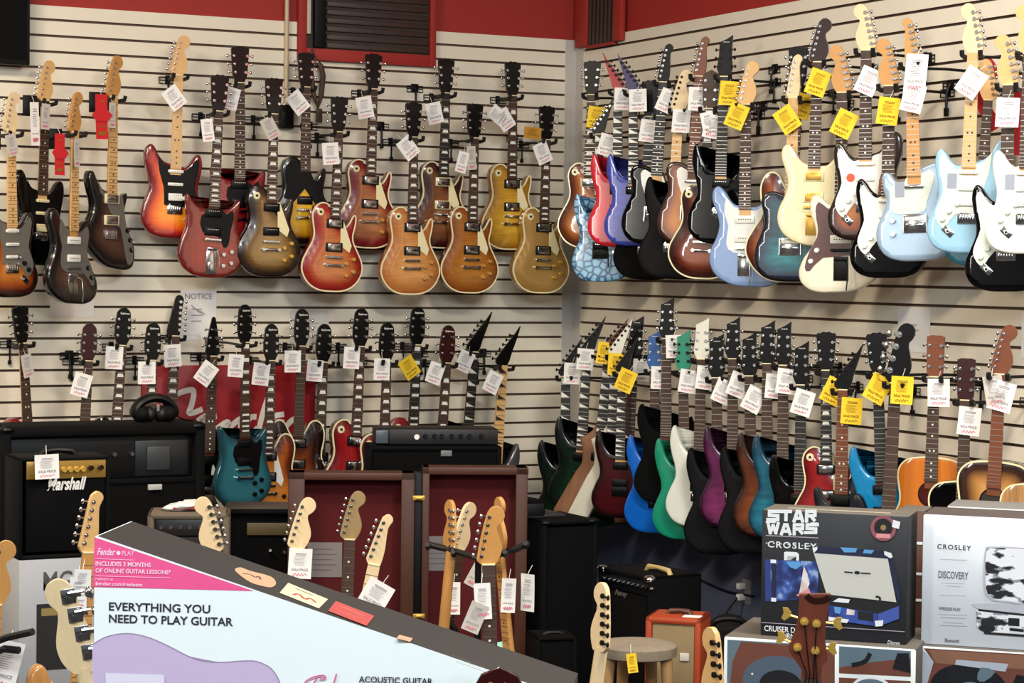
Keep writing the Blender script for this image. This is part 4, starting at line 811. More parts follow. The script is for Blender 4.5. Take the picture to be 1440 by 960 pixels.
# wall fittings --------------------------------------------------------------
def onw(side, off): return lambda x, y: wpt(x, y, side, off)
def wall_frame(side, P):
    n = nL if side == 'L' else nR; xw = UP.cross(n); return frame(P, xw, -n, UP), xw
def vent(label, side, ox0, ox1, oy, ix0, ix1, iy, vertical, gx=None):
    P0 = wpt(ox0, oy, side, .02); Mw, xw = wall_frame(side, P0)
    t = thing('wall_vent', label, 'vent', Mw)
    loc = lambda x, y: (Mw.inverted() @ wpt(x, y, side, .02))
    a, b = 0, loc(ox1, oy).x; ia, ib = loc(ix0, iy).x, loc(ix1, iy).x; iz = loc((ix0 + ix1) / 2, iy).z; top = HC - P0.z - .02
    bm = bmesh.new()
    for (x0, x1, z0, z1) in ((a, ia, 0, top), (ib, b, 0, top), (ia, ib, 0, iz)): box(bm, ((x0 + x1) / 2, -.015, (z0 + z1) / 2), (x1 - x0, .03, z1 - z0), bev=.003)
    part('frame', bm, red, t)
    bm = bmesh.new(); box(bm, ((ia + ib) / 2, .0, (iz + top) / 2), (ib - ia, .012, top - iz)); part('back_panel', bm, mat('dark_brown_metal', (40, 28, 24), .5), t)
    bm = bmesh.new()
    if vertical:
        k = 7
        for i in range(k): box(bm, (ia + (ib - ia) * (i + .5) / k, -.012, (iz + top) / 2), ((ib - ia) / k * .5, .014, top - iz), bev=.002)
    else:
        z = iz + .02; w0 = ia + (ib - ia) * .16
        while z < top: box(bm, ((w0 + ib) / 2, -.012, z), (ib - w0 - .01, .014, .026), Mx=None, bev=.003); z += .042
    part('louvre_grille', bm, mat('brown_louvre', (52, 36, 30), .5), t)
    if not vertical:
        bm = bmesh.new(); box(bm, (ia + (ib - ia) * .105, -.022, (iz + top) / 2), ((ib - ia) * .09, .03, top - iz - .01), bev=.004); part('side_post', bm, M['black'], t)
        bm = bmesh.new(); box(bm, (ia + .012, -.02, (iz + top) / 2 + .03), (.02, .028, top - iz - .08), bev=.003); part('side_reflection', bm, mat('reflection_strip', (190, 176, 156), .5), t)  # pale strip painted in for light reflecting off the vent's side
vent('dark louvred vent in a red frame above the slat wall', 'L', 417, 610, 84, 428, 602, 73, False)
vent('narrow louvred vent in red frame beside the room corner', 'R', 815, 879, 68, 830, 868, 66, True)
# television, conduit, cover box, strap
P = wpt(42, 92, 'L', .12); Mw, xw = wall_frame('L', P)
t = thing('television', 'black flat screen hung in upper left picture corner', 'television', Mw)
bm = bmesh.new(); box(bm, (-.55, .02, .32), (1.1, .045, .64), bev=.006); part('housing', bm, M['black'], t)
bm = bmesh.new(); box(bm, (-.55, -.004, .325), (1.07, .004, .6)); part('screen', bm, mat('dark_screen', (4, 4, 5), .7, spec=.1), t)
bm = bmesh.new(); box(bm, (-.55, .075, .32), (.3, .075, .3), bev=.005); part('wall_bracket', bm, M['black'], t)
a, b = wpt(402, 260, 'L', .035), wpt(402, 165, 'L', .035)
bm = bmesh.new(); n_ = wpt(402, 178, 'L', .035); cyl(bm, n_, V((n_.x, n_.y, HC)), .011, n=12); zc = n_.z + .25
for z in (.3, .8): cyl(bm, n_ + UP * z, n_ + UP * (z + .03), .014, n=12)
tag(link('conduit_pipe', finish(bm, 'conduit_pipe'), mat('cream_conduit', (190, 172, 140), .5)), 'cream conduit pipe running up the left wall beside the vent', 'pipe')
P = wpt(402, 164, 'L', .04); Mw, xw = wall_frame('L', P)
bm = bmesh.new(); box(bm, (0, 0, 0), (.07, .045, .12), bev=.005); box(bm, (0, -.024, 0), (.055, .004, .1), bev=.001)
o = tag(link('junction_box', finish(bm, 'junction_box'), M['black']), 'black junction box at the foot of the cream conduit', 'electrical box'); o.matrix_world = Mw
P = wpt(438, 78, 'L', .05); Mw, xw = wall_frame('L', P)
t = thing('guitar_strap', 'brown guitar strap looped below the vent corner', 'strap', Mw)
bm = bmesh.new()
tube(bm, [(0, 0, .02), (-.005, -.01, -.08), (.01, -.012, -.2), (.035, -.01, -.26), (.05, -.012, -.2), (.06, -.01, -.1), (.05, -.005, -.05), (.03, .0, -.03), (.0, 0, .02)], [.006, .012, .013, .012, .013, .014, .013, .01, .006], 6)
part('strap_loop', bm, mat('brown_leather', (72, 54, 40), .6), t)
bm = bmesh.new(); box(bm, (.04, -.01, -.30), (.035, .008, .07), bev=.003); part('end_tab', bm, mat('brown_leather', (72, 54, 40), .6), t)
bm = bmesh.new(); tube(bm, [(0, .03, .03), (0, -.01, .02), (0, -.014, .035)], .005); part('hook', bm, M['chrome'], t)
# empty slat hooks on both walls
hk = [('empty wire hook between yellow black guitar and cherry burst headstock', 434, 178, 'L'), ('empty wire hook left of the light amber headstock', 535, 178, 'L'), ('empty wire hook above the light amber headstock', 583, 125, 'L'), ('faint wire hook above tan card near the corner', 723, 195, 'L'),
      ('empty black hook above the powder blue guitar', 1090, 98, 'R'), ('empty wire hook right of the two yellow tags', 1072, 150, 'R'), ('empty wire hook right of the silver blue neck', 1337, 121, 'R'), ('empty black hook beside the silver blue headstock', 1306, 83, 'R'),
      ('empty black hook left of the magenta tags', 1084, 468, 'R'), ('empty wire hook left of the corner below gold guitar', 679, 497, 'L'), ('empty wire hook left of yellow tag', 590, 497, 'L'), ('empty wire hook left of the brown headed guitar', 97, 500, 'L')]
for lab, x, y, side in hk:
    P = wpt(x, y, side, .02); Mw, xw = wall_frame(side, P)
    t = thing('slat_hook', lab, 'hook', Mw, 'empty hooks on the slat walls')
    bm = bmesh.new(); loop = [(-.045, -.004, .014), (.045, -.004, .014), (.045, -.004, -.016), (-.045, -.004, -.016), (-.045, -.004, .014)]
    tube(bm, loop, .0028, 6); tube(bm, [(-.045, -.004, 0), (.045, -.004, 0)], .0024, 6); box(bm, (0, .0, .006), (.04, .012, .04), bev=.002); part('wire_bracket', bm, M['black'], t)
    bm = bmesh.new(); tube(bm, [(0, -.004, .01), (0, -.02, -.03), (0, -.02, -.1)], .0055, 6); box(bm, (0, -.02, -.1), (.018, .018, .022), bev=.004); part('drop_arm', bm, M['black'], t)
# red straps hung at the right edge
for lab, pts, w in (('red guitar strap bent behind the ice blue neck', [(1384, 84), (1394, 100), (1386, 120), (1382, 145), (1392, 165), (1402, 181)], .05), ('red hang banner at the right edge beside white tag', [(1436, 124), (1436, 160), (1437, 218)], .06)):
    P = wpt(*pts[0], 'R', .12); n = flat(EYE - P); xh = UP.cross(n); Mw = frame(P, xh, -n, UP); Mi = Mw.inverted()
    L3 = [Mi @ hit(x, y, P, n) for x, y in pts]
    bm = bmesh.new(); stroke(bm, [(p.x, p.z) for p in L3], w, 0, n=5)
    bmesh.ops.solidify(bm, geom=list(bm.faces), thickness=.004)
    o = tag(link('guitar_strap', finish(bm, 'guitar_strap'), mat('red_webbing', (186, 20, 30), .6)), lab, 'strap'); o.matrix_world = Mw
# papers taped to the walls
def paper(lab, side, x0, y0, x1, y1, lines=True, title=None, off=.0195, cols=(228, 226, 224), dz=0):
    P = wpt((x0 + x1) / 2, (y0 + y1) / 2, side, off); Mw, xw = wall_frame(side, P); Mi = Mw.inverted()
    a, b = Mi @ wpt(x0, y0, side, off), Mi @ wpt(x1, y1, side, off); w, h = b.x - a.x, a.z - b.z
    bm = bmesh.new(); box(bm, (0, 0, 0), (w, .001, h)); o = tag(link('paper_notice', finish(bm, 'paper_notice', 0), mat('paper_%d' % cols[0], cols, .8)), lab, 'paper'); o.matrix_world = Mw
    bm = bmesh.new()
    if title: text_bm(bm, title, -w * .38, h * .32, -.0012, w=w * .76, bold=.02)
    rnd = random.Random(len(lab))
    for k in range(3): stroke(bm, [(-w * .2, h * (.12 - .12 * k)), (w * (.05 + .2 * rnd.random()), h * (.12 - .12 * k))], h * .025, -.0012, smooth=False)
    if title: stroke(bm, [(-w * .2, h * .2), (-.05 * w, h * .1), (w * .1, h * .05), (w * .2, h * .02)], [h * .03, h * .05, h * .02], -.0012)
    part('printing', bm, M['ink'], o, smooth=0)
paper('paper headed NOTICE on the left wall above red sign', 'L', 254, 408, 304, 478, title='NOTICE')
paper('small white notice under the slim brown black guitar', 'L', 71, 384, 132, 446)
paper('faint paper behind the black headed guitars on left wall', 'L', 408, 436, 462, 484, cols=(206, 204, 198))
paper('tall white notice above the lower row on right wall', 'R', 1263, 432, 1307, 496)
paper('white notice cut off by the right picture edge', 'R', 1437, 440, 1470, 505)
# red script sign
P = wpt(326, 513, 'L', .03); Mw, xw = wall_frame('L', P); Mi = Mw.inverted()
lo_ = lambda x, y: (lambda p: (p.x, p.z))(Mi @ wpt(x, y, 'L', .041))
t = thing('banner_sign', 'red sign with white script behind the lower guitars', 'sign', Mw)
x0, x1 = lo_(200, 513)[0], lo_(444, 513)[0]; zb = lo_(326, 660)[1]
bm = bmesh.new(); box(bm, ((x0 + x1) / 2, 0, zb / 2), (x1 - x0, .02, -zb), bev=.003); part('sign_board', bm, mat('sign_red', (150, 14, 26), .5, noise=.05, nscale=5), t)
S = lambda pts: [lo_(200 + a / 5.538, 500 + b / 5.538) for a, b in pts]
bm = bmesh.new(); w_ = .028
for pts in ([(140, 360), (220, 320), (290, 290), (350, 270), (395, 268), (400, 310), (385, 380), (365, 445), (410, 440), (470, 415)], [(430, 510), (470, 480), (500, 470), (460, 520), (540, 480), (580, 470)], [(530, 600), (590, 560), (650, 520), (670, 525), (650, 600), (700, 540), (770, 490), (765, 540), (785, 600)],
            [(1010, 240), (985, 310), (960, 380), (930, 480), (905, 590)], [(890, 475), (845, 480), (815, 530), (820, 590), (850, 605), (900, 560)], [(1105, 455), (1040, 465), (980, 480), (1000, 510), (1060, 515), (1095, 520), (1050, 550), (1000, 590)], [(1090, 610), (1130, 540), (1170, 500), (1210, 490), (1215, 520)]):
    stroke(bm, S(pts), w_, -.0115, n=5)
part('script_lettering', bm, mat('sign_white', (222, 216, 206), .5), t, smooth=0)

# ------------------------------------------------------------------ furniture, amplifiers, cartons
class Plane:
    """an upright face through P with normal n: turns a picture point into face coordinates (x right, z up)"""
    def __init__(s, Mw): s.M = Mw; s.i = Mw.inverted(); s.P = Mw.translation; s.n = -(Mw.to_3x3() @ V((0, 1, 0))).normalized()
    def __call__(s, x, y): p = s.i @ hit(x, y, s.P, s.n); return (p.x, p.z)
def upright(x, y, Z, yaw):
    """frame at the picture point x,y and distance Z; yaw 0 faces the viewer, negative turns its face to the picture's left"""
    P = at(x, y, Z); n = Matrix.Rotation(math.radians(yaw), 3, 'Z') @ V((0, -1, 0)); return frame(P, UP.cross(n), -n, UP)
YL = math.degrees(math.atan2(nL.x, -nL.y)); YR = math.degrees(math.atan2(nR.x, -nR.y))
tolex = mat('black_tolex', (5, 5, 6), .85, bump=.4, nscale=250, spec=.15); grille = mat('black_grille_cloth', (5, 5, 6), .95, noise=.4, nscale=300, spec=.15); brass = mat('brass_panel', (176, 138, 66), .35, metal=.6)
def handle(bm, x0, x1, y, z, h=.018, mi=0): tube(bm, [(x0, y, z), (x0 + .015, y, z + h), ((x0 + x1) / 2, y, z + h * 1.25), (x1 - .015, y, z + h), (x1, y, z)], [.011, .012, .009, .012, .011], 8, mi)
def cabinet(t, w, d, h, m, bev=.012, rim=.02):
    """amplifier shell open at the front: front at y=0, top at z=0, from x=0 to w"""
    bm = bmesh.new()
    for c, s in (((w / 2, d / 2, -rim / 2), (w, d, rim)), ((w / 2, d / 2, -h + rim / 2), (w, d, rim)), ((rim / 2, d / 2, -h / 2), (rim, d, h)), ((w - rim / 2, d / 2, -h / 2), (rim, d, h)), ((w / 2, d - .01, -h / 2), (w, .02, h))): box(bm, c, s, bev=min(bev, rim * .45))
    return part('cabinet', bm, m, t)
def slabp(t, nm, x0, x1, z0, z1, y0, y1, m, bev=.002, **k):
    bm = bmesh.new(); box(bm, ((x0 + x1) / 2, (y0 + y1) / 2, (z0 + z1) / 2), (x1 - x0, y1 - y0, z1 - z0), bev=bev); return part(nm, bm, m, t, **k)
def knobs(t, xs, z, y, m, r=.009):
    for x in xs:
        bm = bmesh.new(); cyl(bm, (x, y, z), (x, y - .014, z), r, r * .8, 12); part('knob', bm, m, t)
def zat(Mw): return Mw.translation.z
def plinth(lab, x0, x1, Mw, d, top, inset_=.0, nm='display_riser'):
    """carpeted riser that carries what stands on it"""
    t = thing(nm, lab, 'riser', Mw)
    bm = bmesh.new(); h = top + zat(Mw); box(bm, ((x0 + x1) / 2, d / 2, top - h / 2), (x1 - x0, d, h), bev=.006); part('body', bm, mat('riser_carpet', (30, 28, 30), .95, noise=.3, nscale=150), t)

# big black amplifier, rear left
Mw = upright(2, 601, 9.0, YL); f = Plane(Mw); w = f(290, 598)[0]
t = thing('guitar_amplifier', 'large black amplifier at left carrying the headphones', 'amplifier', Mw)
cabinet(t, w, .3, .56, tolex, .015, .045)
slabp(t, 'control_panel', .045, w - .045, -.23, -.045, .05, .07, M['black'])
slabp(t, 'grille', .045, w - .045, -.52, -.25, .02, .04, grille)
slabp(t, 'trim_strip', .045, w - .045, -.25, -.23, .012, .04, tolex)
q = f(225, 645); slabp(t, 'display_screen', q[0] - .045, q[0] + .055, q[1] - .05, q[1] + .05, .035, .05, mat('grey_screen', (46, 50, 52), .4)); slabp(t, 'dark_panel', q[0] - .095, q[0] + .14, q[1] - .075, q[1] + .075, .045, .055, mat('panel_dark', (16, 18, 22), .4))
q = f(219, 685); slabp(t, 'name_plate', q[0] - .03, q[0] + .03, q[1] - .012, q[1] + .012, .005, .02, mat('plate_light', (176, 176, 170), .4))
knobs(t, [f(x, 640)[0] for x in (134, 165, 190)], f(165, 640)[1], .05, M['chrome'], .011)
for x in (.03, w - .03):
    bm = bmesh.new(); ball(bm, (x - .0, .02, -.012), (.035, .03, .02), 10); part('corner_guard', bm, M['black'], t)
amp_top = Mw
plinth('black speaker cabinet under the large left amplifier', 0, w, Mw, .33, -.56, nm='speaker_cabinet')
# headphones on it
q = Plane(Mw)(232, 598)
H = Mw @ Matrix.Translation(V((q[0], .15, 0.0)))
t = thing('headphones', 'black headphones lying on the large left amplifier', 'headphones', H)
for sd in (-1, 1):
    bm = bmesh.new(); ball(bm, (sd * .06, .0, .036), (.04, .055, .038), 14); part('ear_cup', bm, M['matte'], t)
    bm = bmesh.new(); ball(bm, (sd * .026, .0, .034), (.03, .05, .034), 12); part('ear_cushion', bm, M['rubber'], t)
bm = bmesh.new(); tube(bm, [(.092 * math.cos(a), .0, .026 + .078 * math.sin(a)) for a in [math.pi * k / 14 for k in range(15)]], [.016] + [.02] * 13 + [.016], 10)
bmesh.ops.scale(bm, vec=(1, 1.9, 1), verts=bm.verts); part('headband', bm, M['black'], t)
bm = bmesh.new(); box(bm, (.004, -.042, .062), (.012, .006, .03), bev=.002); part('painted_highlight', bm, M['grey'], t)  # grey bar painted in for the highlight at the headband's centre
bm = bmesh.new(); tube(bm, catmull([(.09, 0, .03), (.12, -.01, .012), (.15, .0, .005), (.19, .02, .005)], 4, False), .003, 6); part('cable', bm, M['black'], t)

# small practice amplifier on its carton
Mw = upright(27, 644, 7.6, YL); f = Plane(Mw); w = f(155, 641)[0]; h = -f(90, 785)[1]
t = thing('practice_amplifier', 'small black amplifier with gold panel on grey carton', 'amplifier', Mw)
cabinet(t, w, .21, h, tolex, .012, .014)
a, b = f(38, 648), f(150, 671); slabp(t, 'gold_panel', a[0], b[0], b[1], a[1], .006, .02, brass)
slabp(t, 'grille', a[0], b[0], f(90, 775)[1], b[1] - .003, .012, .03, grille)
slabp(t, 'gold_piping', b[0] - .0, b[0] + .008, f(90, 775)[1], a[1], .002, .02, brass)
knobs(t, [f(x, 660)[0] for x in (90, 99, 108, 117)], f(100, 660)[1], .006, M['gold'], .011); knobs(t, [f(x, 657)[0] for x in (128, 142)], f(135, 657)[1], .006, M['headbrown'], .011)
q0, q1 = f(66, 690), f(122, 688)
bm = bmesh.new(); text_bm(bm, 'Marshall', q0[0], q0[1], .004, w=q1[0] - q0[0], h=.046, bold=.035, shear=.35); part('script_logo', bm, M['white'], t, smooth=0)
bm = bmesh.new(); handle(bm, w * .3, w * .7, .1, -.006); part('handle', bm, M['black'], t)
price_tag('small gold panel amplifier', 66, 656, 2, Mw.translation, -(Mw.to_3x3() @ V((0, 1, 0))), fwd=.02, w=.085, h=.085)
Mc = Mw @ Matrix.Translation(V((-.0, -.0, -h)))
fc = Plane(Mc); bx0 = fc(27, 790)[0]; bx1 = fc(158, 790)[0]; ch = .46
t = thing('amplifier_carton', 'grey carton printed MG15 under the small amplifier', 'carton', Mc)
bm = bmesh.new(); box(bm, ((bx0 + bx1) / 2, .15, -ch / 2), (bx1 - bx0, .3, ch), bev=.002); part('carton_body', bm, mat('grey_carton', (166, 168, 172), .7), t)
a, b = fc(61, 831), fc(131, 798); bm = bmesh.new(); text_bm(bm, 'MG15', a[0], a[1], -.0012, w=b[0] - a[0], h=(b[1] - a[1]) * .93, bold=.01); part('printing', bm, mat('dark_print', (78, 74, 74), .7), t, smooth=0)
a, b = fc(51, 943), fc(95, 847); slabp(t, 'printed_amplifier', a[0], b[0], a[1], b[1], -.0015, .001, mat('print_black', (24, 24, 26), .7), bev=0); a, b = fc(58, 866), fc(80, 854); slabp(t, 'printed_panel', a[0], b[0], a[1], b[1], -.002, .001, mat('print_gold', (140, 120, 70), .7), bev=0)
plinth('dark riser carrying the grey carton', bx0, bx1, Mc, .3, -ch)

# tan practice amplifier
Mw = upright(207, 721, 8.0, 6); f = Plane(Mw); w = f(323, 723)[0]
t = thing('guitar_amplifier', 'small tan amplifier behind the slanted box', 'amplifier', Mw)
tan = mat('tan_tolex', (92, 80, 66), .7, bump=.3, nscale=200)
cabinet(t, w, .19, .36, tan, .014, .026)
slabp(t, 'control_panel', .028, w - .028, -.085, -.026, .012, .03, mat('dim_panel', (26, 23, 23), .4)); slabp(t, 'grille', .028, w - .028, -.335, -.09, .016, .03, mat('dark_cloth', (30, 26, 26), .9, noise=.4, nscale=300))
knobs(t, [.05 + i * .035 for i in range(6)], -.055, .012, M['chrome'], .008)
bm = bmesh.new(); text_bm(bm, 'Fender', w * .45, -.14, .012, w=.08, bold=.03, shear=.4); part('script_logo', bm, M['chrome'], t, smooth=0)
plinth('dark riser carrying the tan amplifier', 0, w, Mw, .19, -.36)
Mb = Mw @ Matrix.Translation(V((w * .42, .08, 0)))
t = thing('cloth_bag', 'crumpled white bag with red print on tan amplifier', 'bag', Mb)
bm = bmesh.new(); ball(bm, (0, 0, .016), (.075, .05, .017), 16)
for v in bm.verts: v.co += V((random.uniform(-.008, .008), random.uniform(-.006, .006), random.uniform(-.003, .006))); v.co.z = max(.001, v.co.z + .012 * v.co.x / .075)
part('bag', bm, mat('white_plastic_bag', (196, 196, 196), .4), t)
bm = bmesh.new(); box(bm, (.01, -.03, .012), (.09, .03, .008), bev=.003); part('red_print', bm, mat('red_print', (140, 40, 36), .6), t)

# black amplifier in the middle
Mw = upright(316, 716, 9.6, 5); f = Plane(Mw); w = f(500, 716)[0]
t = thing('guitar_amplifier', 'black amplifier with olive strip left of wooden case', 'amplifier', Mw)
cabinet(t, w, .26, .5, tolex, .012, .022)
slabp(t, 'back_recess', .022, w - .022, -.48, -.02, .03, .05, grille)
a, b = f(347, 753), f(420, 736); slabp(t, 'olive_panel', a[0], w - .04, a[1], b[1], .018, .03, mat('olive_panel', (86, 72, 40), .5))
q = f(380, 780); bm = bmesh.new(); cyl(bm, (q[0], .03, q[1]), (q[0], -.005, q[1] + .02), .007, n=8); part('chrome_switch', bm, M['chrome'], t)
q = f(400, 777); knobs(t, [q[0]], q[1], .03, M['chrome'], .01)
slabp(t, 'top_cover', 0, w, 0, .008, 0, .25, mat('cover_brown', (70, 60, 52), .8))  # top face browner and lighter than the black front
plinth('dark riser carrying the olive strip amplifier', 0, w, Mw, .26, -.5)

# folding wooden display case with red felt
wood = mat('case_wood', (68, 33, 17), .5, noise=.25, nscale=12, stretch=(6, 6, 1)); felt = mat('red_felt', (76, 3, 8), .95, noise=.12, nscale=60)
M1 = upright(405, 664, 9.2, 4); f = Plane(M1)
t = thing('wooden_display_case', 'folding wooden case lined with dark red felt', 'display case', M1)
zb = -(zat(M1)) + .0
def leaf(x0, x1, st, nm, ztop):
    zt = ztop; rail = .032
    bm = bmesh.new()
    for c, s in (((x0 + st / 2, .06, (zt + zb) / 2), (st, .12, zt - zb)), ((x1 - .028, .06, (zt + zb) / 2), (.056 if nm == 'left_leaf' else .05, .12, zt - zb)), (((x0 + x1) / 2, .06, zt - rail / 2), (x1 - x0, .12, rail)), (((x0 + x1) / 2, .06, zb + .03), (x1 - x0, .12, .06))): box(bm, c, s, bev=.004)
    o = part(nm, bm, wood, t)
    bm = bmesh.new(); box(bm, ((x0 + x1) / 2, .095, (zt + zb) / 2), (x1 - x0 - .04, .02, zt - zb - .03)); part('felt_lining', bm, felt, o)
    return o
xa, xb, xc_, xd = f(405, 700)[0], f(583, 700)[0], f(594, 700)[0], f(743, 700)[0]
leaf(xa, xb, .07, 'left_leaf', 0); leaf(xc_, xd, .03, 'right_leaf', f(670, 657)[1])
bm = bmesh.new(); zz = f(589, 700)[1]
box(bm, ((xb + xc_) / 2, .05, (zb + 0) / 2), (xc_ - xb + .004, .06, -zb), bev=.001); part('hinge_spine', bm, M['black'], t)
for y in (700, 866):
    bm = bmesh.new(); q = f(589, y); cyl(bm, (q[0] - .012, -.003, q[1]), (q[0] + .012, -.003, q[1]), .007, n=10); box(bm, (q[0], .0, q[1]), (.05, .006, .02), bev=.002); part('hinge', bm, M['gold'], t)
for lab, x0, y0, x1, y1 in (('grey paper pinned in the left half of wooden case', 431, 766, 481, 815), ('grey paper pinned in the right half of wooden case', 602, 757, 640, 806)):
    a, b = f(x0, y1), f(x1, y0); bm = bmesh.new(); box(bm, (0, 0, 0), (b[0] - a[0], .001, b[1] - a[1])); o = tag(link('paper_notice', finish(bm, 'paper_notice', 0), mat('grey_paper', (128, 120, 120), .8)), lab, 'paper'); o.matrix_world = M1 @ Matrix.Translation(V(((a[0] + b[0]) / 2, .083, (a[1] + b[1]) / 2)))
    bm = bmesh.new()
    for k in range(5): stroke(bm, [(-.05, .045 - .022 * k), (.03 + .02 * (k % 2), .045 - .022 * k)], .004, -.001, smooth=False)
    part('printing', bm, M['smoke'], o, smooth=0)

# amplifier head with rack unit, behind the case
Mw = upright(517, 627, 9.75, 8); f = Plane(Mw); w = f(706, 622)[0]; h = -f(600, 668)[1]
t = thing('guitar_amplifier', 'black amplifier head behind the wooden case', 'amplifier', Mw)
cabinet(t, w, .24, h, tolex, .012, .022); slabp(t, 'grille', .022, w - .022, -h + .02, -.02, .012, .03, grille)
q = f(628, 637); slabp(t, 'name_plate', q[0] - .025, q[0] + .025, q[1] - .014, q[1] + .014, .004, .02, mat('plate_grey', (110, 116, 116), .4))
bm = bmesh.new(); handle(bm, w * .35, w * .65, .12, -.012, .012); part('handle', bm, M['black'], t)
plinth('dark riser behind the wooden case', 0, w, Mw, .24, -h)
Mr = Mw @ Matrix.Translation(V((f(529, 620)[0], .02, .003))); fr = Plane(Mr); w = fr(700, 620)[0]
t = thing('rack_unit', 'slim black rack unit with white light on amplifier head', 'rack unit', Mr)
bm = bmesh.new(); box(bm, (w / 2, .11, .037), (w, .22, .07), bev=.003); part('housing', bm, M['black'], t)
slabp(t, 'face_plate', .06, w - .0, .004, .07, -.004, .003, mat('dim_face', (18, 18, 20), .5)); slabp(t, 'meter_window', .0, .055, .008, .066, -.006, .003, mat('meter_grey', (74, 82, 90), .3))
q = fr(586, 614); bm = bmesh.new(); cyl(bm, (q[0], -.004, q[1]), (q[0], -.008, q[1]), .012, n=16); part('white_lamp', bm, M['white'], t)
for x in (598, 611, 621, 635, 648, 660, 677): knobs(t, [fr(x, 613)[0]], fr(x, 613)[1], -.004, M['black'], .011)

# tall black speaker cabinet and a lower one in front
Mw = upright(765, 733, 9.3, YL); f = Plane(Mw); w = f(841, 733)[0]; h = zat(Mw)
t = thing('speaker_cabinet', 'tall black speaker cabinet right of the wooden case', 'speaker cabinet', Mw)
cabinet(t, w, .34, h, tolex, .012, .02); slabp(t, 'grille', .02, w - .02, -h + .05, -.03, .008, .03, grille)
for x in (.02, w - .02):
    bm = bmesh.new(); ball(bm, (x, .012, -.008), (.028, .022, .014), 10); part('corner_guard', bm, M['black'], t)
M2 = upright(746, 712, 9.5, YL); f2 = Plane(M2)
t = thing('guitar_amplifier', 'small black box on top of tall speaker cabinet', 'amplifier', Mw @ Matrix.Translation(V((-.02, .14, 0))))
slabp(t, 'housing', 0, .1, 0, .075, 0, .15, tolex, .006); slabp(t, 'face_plate', .008, .092, .008, .06, -.004, .002, mat('panel_dark', (16, 18, 22), .4)); slabp(t, 'lid', -.01, .2, .0, .012, .0, .19, mat('lid_grey', (52, 50, 50), .7), .003)  # lid greyer and lighter than the black housing
Mw = upright(755, 896, 8.9, 12); f = Plane(Mw); w = f(812, 893)[0]
t = thing('speaker_cabinet', 'low black speaker cabinet before the tall one', 'speaker cabinet', Mw)
cabinet(t, w, .2, zat(Mw), tolex, .01, .016); slabp(t, 'grille', .016, w - .016, -zat(Mw) + .03, -.02, .006, .02, grille); bm = bmesh.new(); handle(bm, w * .25, w * .75, .08, -.004, .008); part('handle', bm, M['black'], t)

# black combo on the floor by the right wall
Mw = upright(841, 795, 9.55, YR + 4); f = Plane(Mw); w = f(914, 810)[0]; h = zat(Mw)
t = thing('guitar_amplifier', 'black combo amplifier against the blue grey wall', 'amplifier', Mw)
cabinet(t, w, .27, h, tolex, .012, .02)
slabp(t, 'control_panel', .02, w - .02, -.085, -.02, .01, .03, mat('panel_dark', (16, 18, 22), .4)); slabp(t, 'grille', .02, w - .02, -h + .03, -.09, .012, .03, grille)
knobs(t, [.04 + i * .036 for i in range(11)], -.05, .01, M['chrome'], .011)
a, b = f(862, 838), f(880, 828); bm = bmesh.new(); text_bm(bm, 'Peavey', a[0], a[1], .009, w=b[0] - a[0], bold=.03, shear=.5); part('script_logo', bm, M['smoke'], t, smooth=0)
bm = bmesh.new(); handle(bm, w * .5, w * .95, .12, -.004, .02); part('handle', bm, mat('pale_leather', (196, 172, 112), .6), t)
for x in (.02, w - .02):
    bm = bmesh.new(); ball(bm, (x, .012, -.01), (.03, .025, .016), 10); part('corner_guard', bm, M['chrome'], t)
# orange amplifier
Mw = upright(907, 866, 8.45, -16); f = Plane(Mw); w = f(986, 874)[0]
t = thing('guitar_amplifier', 'orange amplifier with beige cloth behind the stool', 'amplifier', Mw)
oran = mat('orange_tolex', (160, 60, 20), .6, bump=.3, nscale=200)
cabinet(t, w, .2, .34, oran, .012, .028); slabp(t, 'beige_grille', .028, w - .028, -.32, -.026, .01, .03, mat('beige_cloth', (136, 116, 84), .9, noise=.2, nscale=250))
q = f(962, 923); slabp(t, 'emblem', q[0] - .018, q[0] + .018, q[1] - .018, q[1] + .012, .004, .012, M['tagg'])
bm = bmesh.new(); handle(bm, w * .3, w * .75, .1, -.006, .016); part('handle', bm, mat('brown_handle', (76, 36, 20), .5), t)
plinth('dark riser carrying the orange amplifier', 0, w, Mw, .2, -.34)
o = tag(link('paper_card', (lambda bm: (box(bm, (0, 0, .0015), (.07, .05, .002)), finish(bm, 'card', 0))[1])(bmesh.new()), M['tagw']), 'white card lying on the orange amplifier', 'card'); o.matrix_world = Mw @ Matrix.Translation(V((w * .8, .05, 0)))
# black gig bag and cable clutter
P = at(975, 905, 8.9); 
Mb = frame(V((P.x + .1, P.y, 0)), V((1, 0, 0)), V((0, 1, 0)), UP)
t = thing('equipment_bag', 'soft black bag right of the orange amplifier', 'bag', Mb)
bm = bmesh.new(); ball(bm, (.04, 0, .25), (.16, .14, .26), 18)
for v in bm.verts: v.co.z = max(.002, v.co.z); v.co += V((math.sin(v.co.z * 40) * .006, math.cos(v.co.x * 50) * .006, 0))
part('bag', bm, M['matte'], t); bm = bmesh.new(); tube(bm, catmull([(-.06, -.1, .42), (-.02, -.14, .5), (.08, -.14, .5), (.12, -.1, .42)], 4, False), .01); part('handle', bm, M['black'], t)
P = wpt(1050, 832, 'R', .001); Mo, xw = wall_frame('R', P)
t = thing('power_outlet', 'grey wall outlet with two plugs on the blue wall', 'power outlet', Mo)
bm = bmesh.new(); box(bm, (0, 0, 0), (.075, .008, .118), bev=.003); part('cover_plate', bm, M['grey'], t)
for s in (-1, 1):
    bm = bmesh.new(); box(bm, (-.02, -.02, .026 * s), (.03, .04, .03), bev=.006); part('plug', bm, M['white'], t)
bm = bmesh.new(); P1 = Mo @ V((-.02, -.04, -.026))
